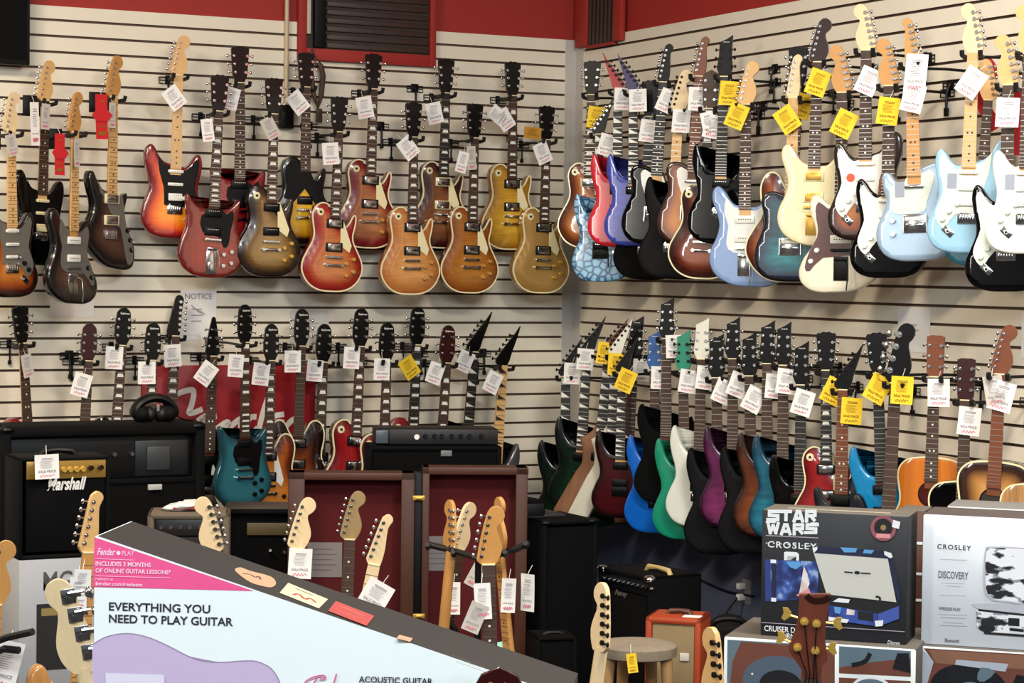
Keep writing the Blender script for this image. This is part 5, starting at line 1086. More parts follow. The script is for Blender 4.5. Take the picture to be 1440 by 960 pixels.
cp = [P1, P1 + nR * .08 + UP * -.12, P1 + nR * .12 - UP * .3 - dR * .15, V((P1.x, P1.y, .01)) + nR * .2 - dR * .2, V((P1.x, P1.y, .01)) + nR * .5 - dR * .3]
tube(bm, catmull([tuple(p) for p in cp], 5, False), .006); tag(link('power_cable', finish(bm, 'power_cable'), M['black']), 'black power cable hanging from the wall outlet', 'cable')
bm = bmesh.new(); P1 = wpt(985, 815, 'R', .01); P2 = wpt(1060, 838, 'R', .01)
tube(bm, catmull([tuple(P1), tuple(P1.lerp(P2, .5) - UP * .015), tuple(P2)], 6, False), .005); tag(link('power_cable', finish(bm, 'power_cable'), M['black']), 'thin black cable running along the blue wall to the outlet', 'cable')

# stool
P = at(896, 903, 8.0); r = 56 * 8.0 / F
t = thing('wooden_stool', 'round wooden stool with grey cloth seat', 'stool', Matrix.Translation(V((P.x, P.y, 0))))
zs = P.z
bm = bmesh.new()
prof = [(0, zs), (r * .6, zs + .002), (r * .93, zs - .002), (r, zs - .01), (r * 1.0, zs - .03), (r * .985, zs - .045), (r * .9, zs - .05), (0, zs - .05)]
rings = []
for q, z in prof: rings.append([bm.verts.new((q * (1 + (.01 * math.sin(k * 5) if .9 * r < q else 0)) * math.cos(k * math.pi / 24), q * math.sin(k * math.pi / 24), z)) for k in range(48)] if q else None)
for A, B in zip(rings[1:-1], rings[2:-1]):
    for k in range(48): bm.faces.new((A[k], A[(k + 1) % 48], B[(k + 1) % 48], B[k]))
bm.faces.new(rings[1]); bm.faces.new(rings[-2])
part('seat', bm, mat('grey_canvas', (134, 122, 104), .9, noise=.2, nscale=60), t)
for sx, sy in ((-.72, -.4), (.72, -.4), (-.3, .7), (.4, .7), ):
    bm = bmesh.new(); cyl(bm, (sx * r * 1.35, sy * r * 1.35, 0), (sx * r * .98, sy * r * .98, zs - .05), .018, .022, 12); part('leg', bm, mat('stool_wood', (160, 122, 78), .5, noise=.2, nscale=15, stretch=(8, 8, 1)), t)
for s in (-1, 1):
    bm = bmesh.new(); cyl(bm, (s * .72 * r * 1.2, -.4 * r * 1.2, zs * .4), ((-.3 if s < 0 else .4) * r * 1.2, .7 * r * 1.2, zs * .4), .01, n=8); part('stretcher', bm, mat('stool_wood', (160, 122, 78), .5), t)
price_tag('front of the round stool', 889, 932, 8, V((P.x, P.y - r * 1.02, 0)), V((0, -1, 0)), col='y', w=.036, h=.07, fwd=.006, label='yellow tag hanging under the seat of the stool')
# ------------------------------------------------------------------ cartons in front
class Print:
    """printing on one flat face: every patch and word goes into one mesh lying on that face"""
    def __init__(s, f): s.f = f; s.bm = bmesh.new(); s.ms = []; s.n = 0
    def mi(s, m):
        m = M[m] if isinstance(m, str) else m
        if m not in s.ms: s.ms.append(m)
        return s.ms.index(m)
    def y(s): s.n += 1; return -.0006 - .00022 * s.n
    def poly(s, pts, m, sm=0, local=False):
        p = pts if local else [s.f(*q) for q in pts]
        if sm: p = catmull(p, sm)
        y = s.y(); fc = s.bm.faces.new([s.bm.verts.new((a, y, b)) for a, b in p]); fc.material_index = s.mi(m); bmesh.ops.triangulate(s.bm, faces=[fc])
    def rect(s, x0, y0, x1, y1, m):
        a, b = s.f(x0, y1), s.f(x1, y0); s.poly([a, (b[0], a[1]), b, (a[0], b[1])], m, local=True)
    def disc(s, x, y, r, m, ry=None):
        c = s.f(x, y); k = abs(s.f(x + r, y)[0] - c[0]); kz = k * (ry or r) / r
        s.poly([(c[0] + k * math.cos(t * math.pi / 14), c[1] + kz * math.sin(t * math.pi / 14)) for t in range(28)], m, local=True)
    def line(s, pts, w, m, sm=False): stroke(s.bm, [s.f(*q) for q in pts], w, s.y(), s.mi(m), smooth=sm)
    def text(s, t, x0, x1, yb, yt, m, **k):
        a, b = s.f(x0, yb), s.f(x1, yt); h = b[1] - s.f(x1, yb)[1]
        text_bm(s.bm, t, a[0], a[1], s.y(), w=b[0] - a[0], h=h, mi=s.mi(m), **k)
    BL = {'S': [[(1, .86), (.14, .86), (.14, .52), (.86, .48), (.86, .14), (0, .14)]], 'T': [[(0, .86), (1, .86)], [(.5, .86), (.5, 0)]], 'A': [[(.14, 0), (.4, .86), (.6, .86), (.86, 0)], [(.28, .26), (.72, .26)]], 'R': [[(.14, 0), (.14, .86), (.84, .86), (.84, .5), (.14, .46)], [(.5, .46), (.86, .0)]], 'W': [[(.08, 1), (.27, .1), (.5, .8), (.73, .1), (.92, 1)]]}
    def block(s, word, x0, x1, yb, yt, m):
        """heavy block lettering laid out from bars"""
        a, b, c = s.f(x0, yb), s.f(x1, yb), s.f(x0, yt); n = len(word); w = (b[0] - a[0]) / n; h = c[1] - a[1]; y = s.y(); mi = s.mi(m); W = h * .30
        for k, ch in enumerate(word):
            for path in s.BL[ch]:
                P = [V((a[0] + w * (k + .04 + .94 * u), a[1] + (b[1] - a[1]) * (k + u) / n + h * v)) for u, v in path]
                for q, r in zip(P, P[1:]):
                    t = (r - q).normalized(); nn = V((-t.y, t.x)) * W / 2; ex = t * W * .42 if len(P) > 2 else t * 0
                    y -= .00005
                    f_ = s.bm.faces.new([s.bm.verts.new((v.x, y, v.y)) for v in (q - ex - nn, r + ex - nn, r + ex + nn, q - ex + nn)]); f_.material_index = mi
    def done(s, t): return link('print', finish_flat(s.bm), s.ms, t)
def finish_flat(bm):
    me = bpy.data.meshes.new('printing'); bm.to_mesh(me); bm.free(); return me
pk = mat('pink_print', (232, 84, 138), .5); pu_ = mat('lilac_print', (196, 176, 206), .5); boxw = mat('white_carton', (232, 238, 236), .5); dk = mat('grey_black_carton', (17, 14, 12), .6, noise=.3, nscale=5); dtxt = mat('dark_text', (40, 38, 50), .6); pnk2 = mat('pink_script', (206, 96, 140), .5); palep = mat('pale_pink_text', (250, 206, 226), .5)
Mw = upright(133, 752, 4.0, -5.6); f = Plane(Mw); DP = .235
A, B, C_, D_ = f(133, 752), f(800, 980), f(800, 1120), f(131, 1120)
C_ = (C_[0], D_[1])
t = thing('guitar_carton', 'white and pink guitar starter carton with slanted dark top', 'carton', Mw)
bm = bmesh.new()
fr_ = [bm.verts.new((x, 0, z)) for x, z in (A, B, C_, D_)]; bk = [bm.verts.new((x, DP, z)) for x, z in (A, B, C_, D_)]
bm.faces.new(fr_).material_index = 0; bm.faces.new(bk[::-1]).material_index = 1
for i in range(4): bm.faces.new((fr_[i], bk[i], bk[(i + 1) % 4], fr_[(i + 1) % 4])).material_index = 1
es = [e for e in bm.edges if e.verts[0] in (fr_[0], bk[0]) and e.verts[1] in (fr_[0], bk[0])]
bmesh.ops.bevel(bm, geom=es, offset=.006, segments=3, affect='EDGES', profile=.5)
link('carton_body', finish(bm, 'carton_body', 0), [boxw, dk], t)
p = Print(f)
p.poly([(133, 755), (357, 830.5), (131, 825)], pk)
p.poly([(130, 906), (147.5, 896), (168, 891), (188, 891), (212, 897), (241, 910), (264, 922), (285, 929), (311, 931), (340, 929), (360, 929.5), (378, 937), (388, 948), (394, 962), (398, 985), (398, 1020), (392, 1050), (130, 1060)], pu_)
p.line([(130.5, 906), (147.5, 896), (168, 891), (188, 891), (212, 897), (241, 910), (264, 922), (285, 929), (311, 931), (340, 929), (360, 929.5), (378, 937), (388, 948), (394, 962), (398, 985)], .0022, mat('lilac_line', (150, 130, 160), .5), True)
p.text('EVERYTHING YOU', 153.5, 296, 858, 846, dtxt, bold=.02); p.text('NEED TO PLAY GUITAR', 153.5, 328, 875, 863, dtxt, bold=.02)
p.text('Fender', 137, 163, 780, 770, palep, shear=.35, bold=.02); p.disc(167, 777, 3, palep); p.text('PLAY', 172, 189, 780.5, 774, palep)
p.line([(135, 785), (189, 787)], .0008, palep); p.text('INCLUDES 3 MONTHS', 135, 213, 795, 788.5, palep, bold=.02); p.text('OF ONLINE GUITAR LESSONS*', 135, 241, 804.5, 798, palep, bold=.02); p.line([(135, 809), (240, 812)], .0008, palep)
p.text('redeem at', 135, 160, 815, 811, palep); p.text('fender.com/redeem', 135, 201, 822.5, 817, palep, bold=.015)
p.rect(149, 948, 232, 1000, mat('pale_label', (220, 214, 228), .5)); p.text('ACOUSTIC GUITAR', 505, 609, 958.5, 949.5, dtxt, bold=.02)
for pts in ([(425, 967), (432, 956), (445, 950), (456, 949), (458, 953), (450, 954)], [(447, 951), (441, 962), (436, 975)], [(474, 946), (470, 960), (466, 975)]): p.line(pts, .0026, pnk2, True)
p.done(t)
e = V((B[0] - A[0], 0, B[1] - A[1])).normalized(); ew = (Mw.to_3x3() @ e).normalized(); dw = (Mw.to_3x3() @ V((0, 1, 0))).normalized(); Nw = ew.cross(dw)
Mt = frame(Mw.translation, ew, -Nw, dw); ft = Plane(Mt)
p = Print(ft)
p.poly([(330, 801), (338, 798), (352, 803), (372, 808), (384, 813), (388, 821), (381, 826), (368, 824), (352, 819), (336, 808)], mat('tan_print', (190, 150, 116), .6), 3)
p.line([(341, 807), (352, 808), (358, 812), (364, 811), (366, 815)], .004, mat('dark_line', (60, 48, 40), .6), True)
cl_ = mat('cream_label', (206, 198, 164), .6); rl_ = mat('red_label', (176, 62, 58), .6)
p.poly([(405, 820), (461, 843), (448, 856), (393, 834)], cl_); p.line([(412, 837), (420, 836), (428, 843), (436, 842), (444, 848)], .006, rl_, True); p.line([(415, 828), (440, 838)], .003, mat('dark_line', (60, 48, 40), .6))
p.poly([(472, 846), (526, 867), (515, 881), (461, 860)], rl_); p.line([(478, 853), (512, 867)], .004, mat('pale_red', (206, 120, 108), .6)); p.line([(474, 859), (500, 869)], .003, mat('pale_red', (206, 120, 108), .6))
p.poly([(561, 894), (580, 899), (576, 904), (557, 899)], mat('tan_print', (190, 150, 116), .6)); p.line([(634, 922), (664, 934)], .003, mat('tan_dim', (110, 90, 74), .6)); p.line([(640, 932), (690, 950)], .003, mat('tan_dim', (110, 90, 74), .6))
pr = link('print', finish_flat(p.bm), p.ms, t); pr.matrix_parent_inverse = Mw.inverted(); pr.matrix_world = Mt
def table(lab, P, xw, yw, w, d, ztop, nm='display_table'):
    t = thing(nm, lab, 'table', frame(V((P.x, P.y, 0)), xw, yw, UP))
    m = mat('table_wood', (70, 56, 46), .6, noise=.2, nscale=8)
    bm = bmesh.new(); box(bm, (w / 2, d / 2, ztop - .02), (w, d, .04), bev=.004); part('table_top', bm, m, t)
    for x in (.05, w - .05):
        for y in (.05, d - .05):
            bm = bmesh.new(); box(bm, (x, y, (ztop - .04) / 2), (.05, .05, ztop - .04), bev=.003); part('leg', bm, m, t)
X3 = lambda Mx: ((Mx.to_3x3() @ V((1, 0, 0))).normalized(), (Mx.to_3x3() @ V((0, 1, 0))).normalized())
xw, yw = X3(Mw)
table('table under the slanted guitar carton', Mw @ V((-.03, -.03, 0)), xw, yw, .95, .32, zat(Mw) + C_[1])

YB = -19
cart = mat('black_carton', (30, 32, 36), .55); cside = mat('carton_dark_side', (22, 20, 22), .6); topc = mat('carton_taupe_top', (84, 78, 70), .7, noise=.2, nscale=20)  # top faces get their own mottled grey, apart from fronts and sides
def carton(lab, x, y, Z, yaw, xr, yb, d, front, side, top, h=None, xl=None):
    Mw = upright(x, y, Z, yaw); f = Plane(Mw); w = f(xr, y)[0] if xr > 3 else xr; h = h or -f(x, yb)[1]
    t = thing('record_player_carton', lab, 'carton', Mw)
    bm = bmesh.new(); box(bm, (w / 2, d / 2, -h / 2), (w, d, h), bev=.004, seg=2)
    bmesh.ops.recalc_face_normals(bm, faces=bm.faces)
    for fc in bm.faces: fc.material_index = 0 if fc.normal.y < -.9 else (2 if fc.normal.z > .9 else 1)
    link('carton_body', finish(bm, 'carton_body', 30), [front, side, top], t)
    return t, f, Mw, w, h
white_ = 'white'; lt = mat('light_print', (236, 236, 238), .5); blue_ = mat('blue_print', (40, 60, 132), .5); navy_ = mat('navy_print', (26, 32, 62), .5); sky_ = mat('sky_print', (92, 160, 214), .5); ivory_ = mat('lining_print', (206, 204, 194), .5); pkd = mat('rose_print', (150, 84, 92), .5); lil = mat('rule_print', (190, 176, 192), .5); blk_ = mat('black_print', (20, 20, 24), .5); gold_ = mat('gold_print', (150, 120, 80), .5)
t, f, Msw, wsw, hsw = carton('black STAR WARS record player carton', 1072, 716, 6.0, YB, 1278, 893, .16, cart, cside, topc)
p = Print(f)
p.block('STAR', 1079, 1149, 732.5, 716.5, lt); p.block('WARS', 1078, 1150, 750.5, 735.5, lt)
p.line([(1077, 733.6), (1091, 733.8)], .005, lt); p.line([(1140, 735.4), (1151, 735.7)], .005, lt)
p.line([(1077, 752.5), (1151, 756)], .002, lil); [p.line([(1077.2 + 10.1 * k, 763 + .66 * k), (1079.6 + 10.1 * k, 763.2 + .66 * k)], .0022, lt) for k in range(8)]; p.text('CROSLEY', 1080, 1149, 769, 760, lt, bold=.018, spacing=1.25)
def ramp_mat(name, stops, scale, stretch=(1, 1, 1), const=False):
    m = mat(name, stops[0][1], .5, noise=.1, nscale=scale, stretch=stretch); nt = m.node_tree; no = next(n for n in nt.nodes if n.type == 'TEX_NOISE'); no.inputs['Detail'].default_value = 3
    cr = nt.nodes.new('ShaderNodeValToRGB'); el = cr.color_ramp
    if const: el.interpolation = 'CONSTANT'
    while len(el.elements) < len(stops): el.elements.new(.5)
    for e_, (q, c) in zip(el.elements, stops): e_.position = q; e_.color = lin(c)
    nt.links.new(no.outputs['Fac'], cr.inputs['Fac']); nt.links.new(cr.outputs['Color'], nt.nodes['Principled BSDF'].inputs['Base Color']); return m
art = ramp_mat('poster_print', [(.3, (20, 26, 58)), (.45, (34, 50, 112)), (.56, (60, 92, 168)), (.66, (150, 176, 214))], 26)
blue2 = ramp_mat('blue_art_print', [(.35, (32, 48, 116)), (.6, (58, 84, 170))], 20)
pinkish = ramp_mat('pale_art_print', [(.4, (214, 196, 190)), (.6, (236, 226, 224))], 40)
# carrying case picture
p.poly([(1103, 790), (1103, 776), (1106, 775), (1121, 776), (1124, 779), (1124, 791), (1120, 791), (1120, 782), (1107, 781), (1107, 790)], lt)
p.poly([(1076, 786), (1151, 789), (1151, 836), (1132, 843), (1077, 845)], art); p.poly([(1076, 786), (1084, 786), (1085, 845), (1077, 845)], blue_); p.poly([(1085, 788), (1092, 788), (1092, 845), (1086, 845)], navy_); p.rect(1084, 786.5, 1092, 791, lt); p.rect(1085, 840, 1092, 845, lt)
p.poly([(1105, 789), (1125, 789), (1127, 794), (1120, 800), (1112, 797)], sky_); p.poly([(1131, 795), (1136, 806), (1139, 820), (1134, 832), (1124, 836), (1128, 815)], pinkish); p.poly([(1120, 836), (1138, 826), (1141, 835), (1130, 841)], mat('salmon_print', (224, 150, 150), .5))
# open record player picture
p.poly([(1143, 770), (1147, 767), (1252, 775), (1256, 781), (1258, 790), (1267, 838), (1264, 847), (1250, 800), (1148, 781)], navy_); p.poly([(1182, 769), (1206, 770), (1204, 776), (1188, 776)], sky_); p.poly([(1216, 772), (1230, 773), (1226, 778), (1214, 777)], sky_)
p.poly([(1145, 777), (1249, 785), (1261, 846), (1163, 835)], ivory_); p.poly([(1143, 770), (1150, 768), (1150, 772), (1145, 777)], lt); p.poly([(1244, 774), (1254, 777), (1256, 783), (1252, 784), (1244, 779)], lt)
p.line([(1188, 803.5), (1200, 804.5)], .004, blk_); p.line([(1211, 805), (1225, 806)], .004, blk_); p.disc(1206, 804.5, 4, blk_, 2.4)
p.poly([(1163, 836), (1262, 847), (1265, 851), (1236, 862), (1166, 850)], blk_); p.line([(1232, 838), (1238, 840), (1236, 850), (1228, 853)], .006, cside, True); p.poly([(1180, 840), (1196, 842), (1194, 847), (1172, 845)], lt)
p.poly([(1166, 850), (1236, 862), (1236, 880), (1166, 870)], blue2); p.poly([(1236, 862), (1265, 851), (1265, 869), (1236, 880)], mat('blue_print_two', (62, 86, 166), .5)); p.poly([(1207, 858), (1229, 861), (1229, 873), (1207, 870)], blk_); p.poly([(1174, 852), (1184, 853), (1182, 862), (1175, 861)], sky_); p.poly([(1192, 855), (1203, 857), (1202, 864), (1191, 863)], pinkish); p.poly([(1166, 866), (1195, 870), (1192, 875), (1166, 872)], lt); p.poly([(1231, 872), (1243, 871), (1242, 879), (1232, 880)], lt)
p.disc(1243, 742, 18, pkd); p.disc(1243, 741, 13, blk_); p.disc(1243, 741, 4, gold_); p.rect(1233, 750, 1253, 755, mat('salmon_print', (224, 150, 150), .5)); p.poly([(1257, 730), (1267, 733), (1265, 743), (1255, 740)], lt)
p.line([(1072, 874), (1273, 887)], .0016, lil); p.text('CRUISER DELUXE', 1076, 1146, 886, 878, lt, bold=.015); p.text('TURNTABLE', 1097, 1142, 895.5, 888.5, lt, bold=.015); p.text('Disney', 1249, 1267, 906, 899, lt, shear=.2)
p.done(t)
bm = bmesh.new(); box(bm, (wsw * .62, .05, .0012), (.19, .02, .0012)); box(bm, (wsw * .3, .06, .0012), (.12, .016, .0012)); part('clear_tape', bm, mat('shiny_tape', (170, 166, 150), .2), t)
# carton stack seen through the gap, behind
t, f, _, w2, h2 = carton('brown pictured carton seen in the gap behind black carton', 1262, 716, 6.45, YB, 1302, 905, .14, mat('picture_brown', (96, 60, 48), .6, noise=.3, nscale=12), cside, topc)
p = Print(f)
for y in (762, 805, 842, 893): p.line([(1262, y), (1302, y + 2)], .008, lt)
p.done(t)
plinth('riser under the cartons in the gap', 0, w2, _, .14, -h2, nm='carton_riser')
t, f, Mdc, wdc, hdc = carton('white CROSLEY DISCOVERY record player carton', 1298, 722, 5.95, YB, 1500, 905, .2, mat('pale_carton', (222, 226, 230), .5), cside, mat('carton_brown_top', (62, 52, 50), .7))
p = Print(f); g1, g2 = mat('grey_text', (96, 96, 104), .6), mat('faint_text', (184, 186, 192), .6)
p.text('CROSLEY', 1318, 1366, 771.5, 764.5, blk_, bold=.018, spacing=1.2); p.text('DISCOVERY', 1319.5, 1362, 812.5, 802, g1, bold=.02)
for a, b, y in ((1322, 1360, 786), (1323, 1357, 819), (1330, 1352, 823), (1322, 1358, 836), (1320, 1360, 863), (1322, 1358, 867), (1326, 1354, 874), (1321, 1360, 878)): p.line([(a, y), (b, y + 1.5)], .0022, g2)
p.text('WIRELESS PLAY', 1320, 1351, 857, 852.5, g1, bold=.015); p.text('Bluetooth', 1329, 1349, 902, 897, g1, bold=.02)
pw = ramp_mat('patchwork_print', [(0, (26, 26, 30)), (.42, (150, 152, 160)), (.455, (236, 236, 240))], 13, (1, 1, 2.4), True)
p.poly([(1385, 776), (1396, 768), (1460, 771), (1510, 774), (1510, 850), (1410, 846), (1394, 842), (1384, 828)], g2, 3); p.poly([(1387, 778), (1397, 770), (1460, 773), (1510, 776), (1510, 848), (1412, 844), (1396, 840), (1387, 827)], pw, 3)
p.poly([(1368, 851), (1374, 848), (1440, 850), (1510, 853), (1510, 866), (1440, 864), (1385, 858)], mat('platter_print', (186, 190, 196), .5), 2); p.poly([(1373, 858), (1376, 857), (1510, 868), (1510, 896), (1384, 888), (1374, 880)], pw)
p.line([(1376, 857), (1440, 864), (1505, 869)], .006, blk_); p.poly([(1376, 883), (1384, 879), (1396, 882), (1398, 887), (1386, 888)], blk_, 2); p.rect(1418, 869, 1434, 879, blk_); p.line([(1384, 889), (1440, 893), (1500, 897)], .006, blk_); p.line([(1420, 884), (1440, 886)], .008, blk_)
p.done(t)
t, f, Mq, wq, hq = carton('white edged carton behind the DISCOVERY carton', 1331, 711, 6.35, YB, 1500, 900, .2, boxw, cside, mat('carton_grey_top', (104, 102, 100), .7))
plinth('riser under the white edged carton', 0, wq, Mq, .2, -hq, nm='carton_riser')
# lower cartons
brn = mat('photo_brown', (112, 62, 46), .5, noise=.25, nscale=8); vin = mat('vinyl_print', (30, 32, 36), .3); glass_ = mat('photo_blue_grey', (96, 116, 128), .5)
t, f, Ml, wl, hl = carton('white framed carton with record player photos under black carton', 1018, 894, 5.989, YB, 1289, 990, .36, boxw, mat('carton_grey_side', (90, 84, 78), .7), topc, h=.3)  # sides and top greyer than the white front
p = Print(f)
p.poly([(1023, 899), (1174, 908), (1174, 1010), (1022, 1010)], glass_); p.poly([(1030, 930), (1042, 902), (1174, 910), (1174, 1010), (1022, 1010)], brn); p.disc(1096, 958, 52, mat('disc_blue', (82, 96, 112), .4), 36); p.disc(1098, 962, 30, vin, 20); p.disc(1058, 947, 1.5, lt)
p.poly([(1180, 908), (1281, 915), (1281, 951), (1180, 946)], glass_); p.poly([(1180, 938), (1230, 930), (1281, 925), (1281, 951), (1180, 946)], brn); p.line([(1198, 935), (1216, 930), (1224, 918)], .012, vin, True); p.poly([(1255, 940), (1262, 918), (1278, 918), (1281, 946)], vin)
p.poly([(1180, 952), (1281, 957), (1281, 1010), (1180, 1010)], brn); p.disc(1226, 968, 28, lt, 18); p.disc(1226, 969, 25, glass_, 15)
p.done(t)
t, f, Mm, wm, hm_ = carton('carton with black vinyl record photo under DISCOVERY carton', 1291, 907, 5.936, YB, 1500, 990, .36, boxw, mat('carton_grey_side', (90, 84, 78), .7), topc, h=.2905)
p = Print(f)
p.poly([(1297, 912), (1313, 929), (1297, 985)], mat('photo_pale', (176, 184, 196), .5)); p.poly([(1299, 911), (1500, 923), (1500, 1010), (1297, 1010), (1297, 985), (1313, 930)], brn); p.poly([(1306, 913), (1500, 925), (1500, 945), (1316, 932)], mat('photo_tan', (140, 96, 74), .5))
p.disc(1362, 968, 55, vin, 36); p.disc(1366, 971, 20, glass_, 13); p.poly([(1345, 927), (1418, 933), (1414, 944), (1343, 934)], mat('photo_pale', (176, 184, 196), .5)); p.poly([(1380, 938), (1400, 944), (1384, 958), (1374, 954)], glass_, 2); p.poly([(1424, 960), (1430, 948), (1440, 950), (1500, 955), (1500, 970), (1440, 968)], vin)
p.done(t)
xw, yw = X3(Ml); table('table under the record player cartons', Ml @ V((-.05, -.04, 0)), xw, yw, 1.2, .5, zat(Ml) - .3)
if abs((zat(Mm) - .3) - (zat(Ml) - .3)) > .002: print('lower carton tops', zat(Ml), zat(Mm), 'upper bottoms', zat(Msw) - hsw, zat(Mdc) - hdc)

# ------------------------------------------------------------------ guitars on stands
def floorg(lab, typ, top, Z, fin, lean=0, yaw=0, name='electric_guitar', cat='guitar', tags=(), stand=True, sc=1.0, **k):
    T = TYPE[typ]; hd = HEAD[k.get('head') or T['head']]; hm = k.get('hm') or k.get('mir', 1); tip = hd[2] * hm; zt = T['nut'] + max(z for _, z in hd[0])
    Q = at(*top, Z); Fv = Matrix.Rotation(math.radians(yaw), 3, 'Z') @ flat(EYE - Q); xh = UP.cross(Fv)
    vr = UP.cross(flat(EYE - Q))                                   # the viewer's right: the lean is across the view
    z = (UP * math.cos(math.radians(lean)) + vr * math.sin(math.radians(lean))).normalized()
    y = (-Fv - z * (-Fv).dot(z)).normalized(); x = y.cross(z)
    P = Q - (x * tip + z * zt) * sc
    if P.z < .02: P.z = .02
    Mw = frame(P, x, y, z, sc)
    guitar(name, lab, Mw, typ, FN[fin], GRP['F'], cat=cat, **k)
    if stand:
        t = thing('guitar_stand', 'stand under the ' + lab, 'stand', Matrix.Translation(V((P.x, P.y, 0))), 'guitar stands')
        bm = bmesh.new()
        for kx in (-.09, .09): tube(bm, [x * kx + y * .12 + UP * (P.z * .5), x * kx + y * .05 + UP * (P.z - .016), x * kx - y * .06 + UP * (P.z - .016), x * kx - y * .07 + UP * (P.z + .02)], .008, 6)
        tube(bm, [x * -.09 + y * .12 + UP * (P.z * .5), x * .09 + y * .12 + UP * (P.z * .5)], .008, 6); part('cradle', bm, M['rubber'], t)
        for a in (-.5, .5, math.pi):
            bm = bmesh.new(); d = (y * math.cos(a) + x * math.sin(a)) * (1 if a < 3 else .6); d.z = 0; tube(bm, [y * .12 + UP * max(.03, P.z * .5), y * .12 + d * .22 + UP * .012], .009, 6); part('leg', bm, M['black'], t)
    for tx, ty, rot, o in tags: price_tag(lab, tx, ty, rot, at(tx, ty, Z), flat(EYE - Q), fwd=o.pop('fwd', .06), group='price tags on floor guitars', **o)
    return Mw, Fv
floorg('amber headed guitar at left edge beside grey carton', 'strat', (9, 759), 6.6, 'natash', lean=2, headm='amber', neckm='amber', fbm='amber', tags=[(4, 935, -14, dict(w=.1, h=.15))])
def gears(g, yt, mir):
    h = [c for c in g.children if c.name.startswith('headstock')][0]
    for x, z, sd in HEAD['bassf'][1]:
        bm = bmesh.new(); box(bm, (x + .018, .0105, z), (.034, .003, .036), bev=.001); cyl(bm, (x + .022, .011, z - .008), (x + .022, .02, z - .008), .0085, n=12); cyl(bm, (x + .018, .017, z + .008), (x - .02, .017, z + .008), .004, n=8)
        part('gear_plate', bm, M['chrome'], h)
floorg('bass seen from behind with four large chrome tuners', 'bass', (80, 815), 5.0, 'rosewd', lean=-9, yaw=180, name='bass_guitar', headm='pale', neckm='pale', fbm='rose', inl='dot', extra=[gears], sc=.96)
floorg('maple guitar between gold panel amplifier and slanted carton', 'strat', (133, 689), 6.65, 'natash', lean=4, yaw=25, head='tele', headm='maple', neckm='amber', fbm='amber', tags=[(116, 818, -2, dict(w=.05, h=.075, label='upper white tag between the bass head and slanted carton')), (110, 834, 0, dict(w=.05, h=.1, label='lower white tag behind the bass tuners'))])
floorg('pale left handed headstock before the tan amplifier', 'strat', (285, 698), 7.6, 'jcream', lean=-3, mir=-1, headm='pale', neckm='pale', fbm='pale')
floorg('pale headed guitar with tag left of wooden case', 'strat', (434, 699), 8.2, 'blk', lean=4, headm='pale', neckm='pale', fbm='rose', tags=[(422, 792, -3, dict(w=.086, h=.112))])
floorg('aged maple headed guitar in front of left case half', 'strat', (504, 694), 8.75, 'sun3', lean=2, headm='aged', neckm='aged', fbm='rose')
floorg('slim pale headed guitar leaning right before red felt', 'tele', (547, 722), 7.85, 'ivory', lean=11, headm='pale', neckm='pale', fbm='pale', tags=[(528, 838, -30, dict(w=.1, h=.11))])
floorg('amber guitar turned away at left of group stand', 'strat', (627, 703), 8.0, 'natash', lean=4.5, yaw=118, headm='amber', neckm='amber', fbm='amber')
floorg('cream headed guitar second on the group stand', 'strat', (657, 712), 8.5, 'sun3', lean=8, yaw=40, headm='pale', neckm='pale', fbm='rose', tags=[(638, 841, 0, dict(w=.05, h=.125)), (672, 805, -28, dict(w=.06, h=.12, col='g', label='grey tag behind the neck rest of the group stand'))])
floorg('large amber headstock in the middle of group stand', 'strat', (697, 711), 7.3, 'blk', lean=-1.5, headm='amber', neckm='amber', fbm='rose', tags=[(679, 845, 4, dict(w=.055, h=.12)), (668, 868, -22, dict(w=.06, h=.1, col='g', label='grey tag behind the middle white tag of group stand'))])
floorg('amber guitar with mint green body right on group stand', 'strat', (709, 698), 7.7, 'mintg', lean=-6, yaw=-62, headm='amber', neckm='amber', fbm='amber', tags=[(715, 837, -2, dict(w=.05, h=.12)), (742, 833, 0, dict(w=.06, h=.13, turn=-40, label='white tag edge on at right of group stand'))])
floorg('maple guitar seen edge on left of the stool', 'strat', (840, 836), 6.3, 'jcream', lean=7, yaw=125, headm='pale', neckm='pale', fbm='pale', tun='black')
floorg('maple guitar edge on left of the white framed carton', 'strat', (992, 888), 5.5, 'sun3', lean=3, yaw=125, headm='maple', neckm='maple', fbm='maple', tun='black')
floorg('dark red headstock with gold script before slanted carton', 'acoustic', (702, 929), 3.62, 'fsun', lean=0, name='acoustic_guitar', head='crown', headm='headcherry', neckm='mahog', fbm='rose', inl='dot', tun='chrome', tunb='pearl', logo=('Fender', .042, 'gold'), sc=.98)
# group stand
P0 = at(672, 783, 7.85)
t = thing('group_guitar_stand', 'black multi guitar stand holding four necks before wooden case', 'stand', Matrix.Translation(V((P0.x, P0.y + .12, 0))))
o_ = t.matrix_world.translation
bm = bmesh.new(); L_ = lambda x, y, Z: at(x, y, Z) - o_
tube(bm, [L_(604, 766, 8.05), L_(630, 772, 8.0), L_(672, 784, 7.85), L_(700, 780, 7.5), L_(725, 772, 7.7), L_(741, 764, 7.8)], .012, 8); part('neck_rest', bm, M['rubber'], t)
for x, y, Z in ((604, 766, 8.05), (640, 776, 8.0), (674, 783, 7.6), (712, 776, 7.6), (741, 764, 7.8)):
    bm = bmesh.new(); p_ = L_(x, y, Z); tube(bm, [p_, p_ + V((-.004, -.06, -.004)), p_ + V((-.006, -.085, .012))], .009, 8); part('prong', bm, M['rubber'], t)
bm = bmesh.new(); z0 = L_(672, 784, 7.85).z; tube(bm, [V((0, 0, .05)), V((0, 0, z0)), L_(672, 784, 7.85)], .012, 8); part('pole', bm, M['black'], t)
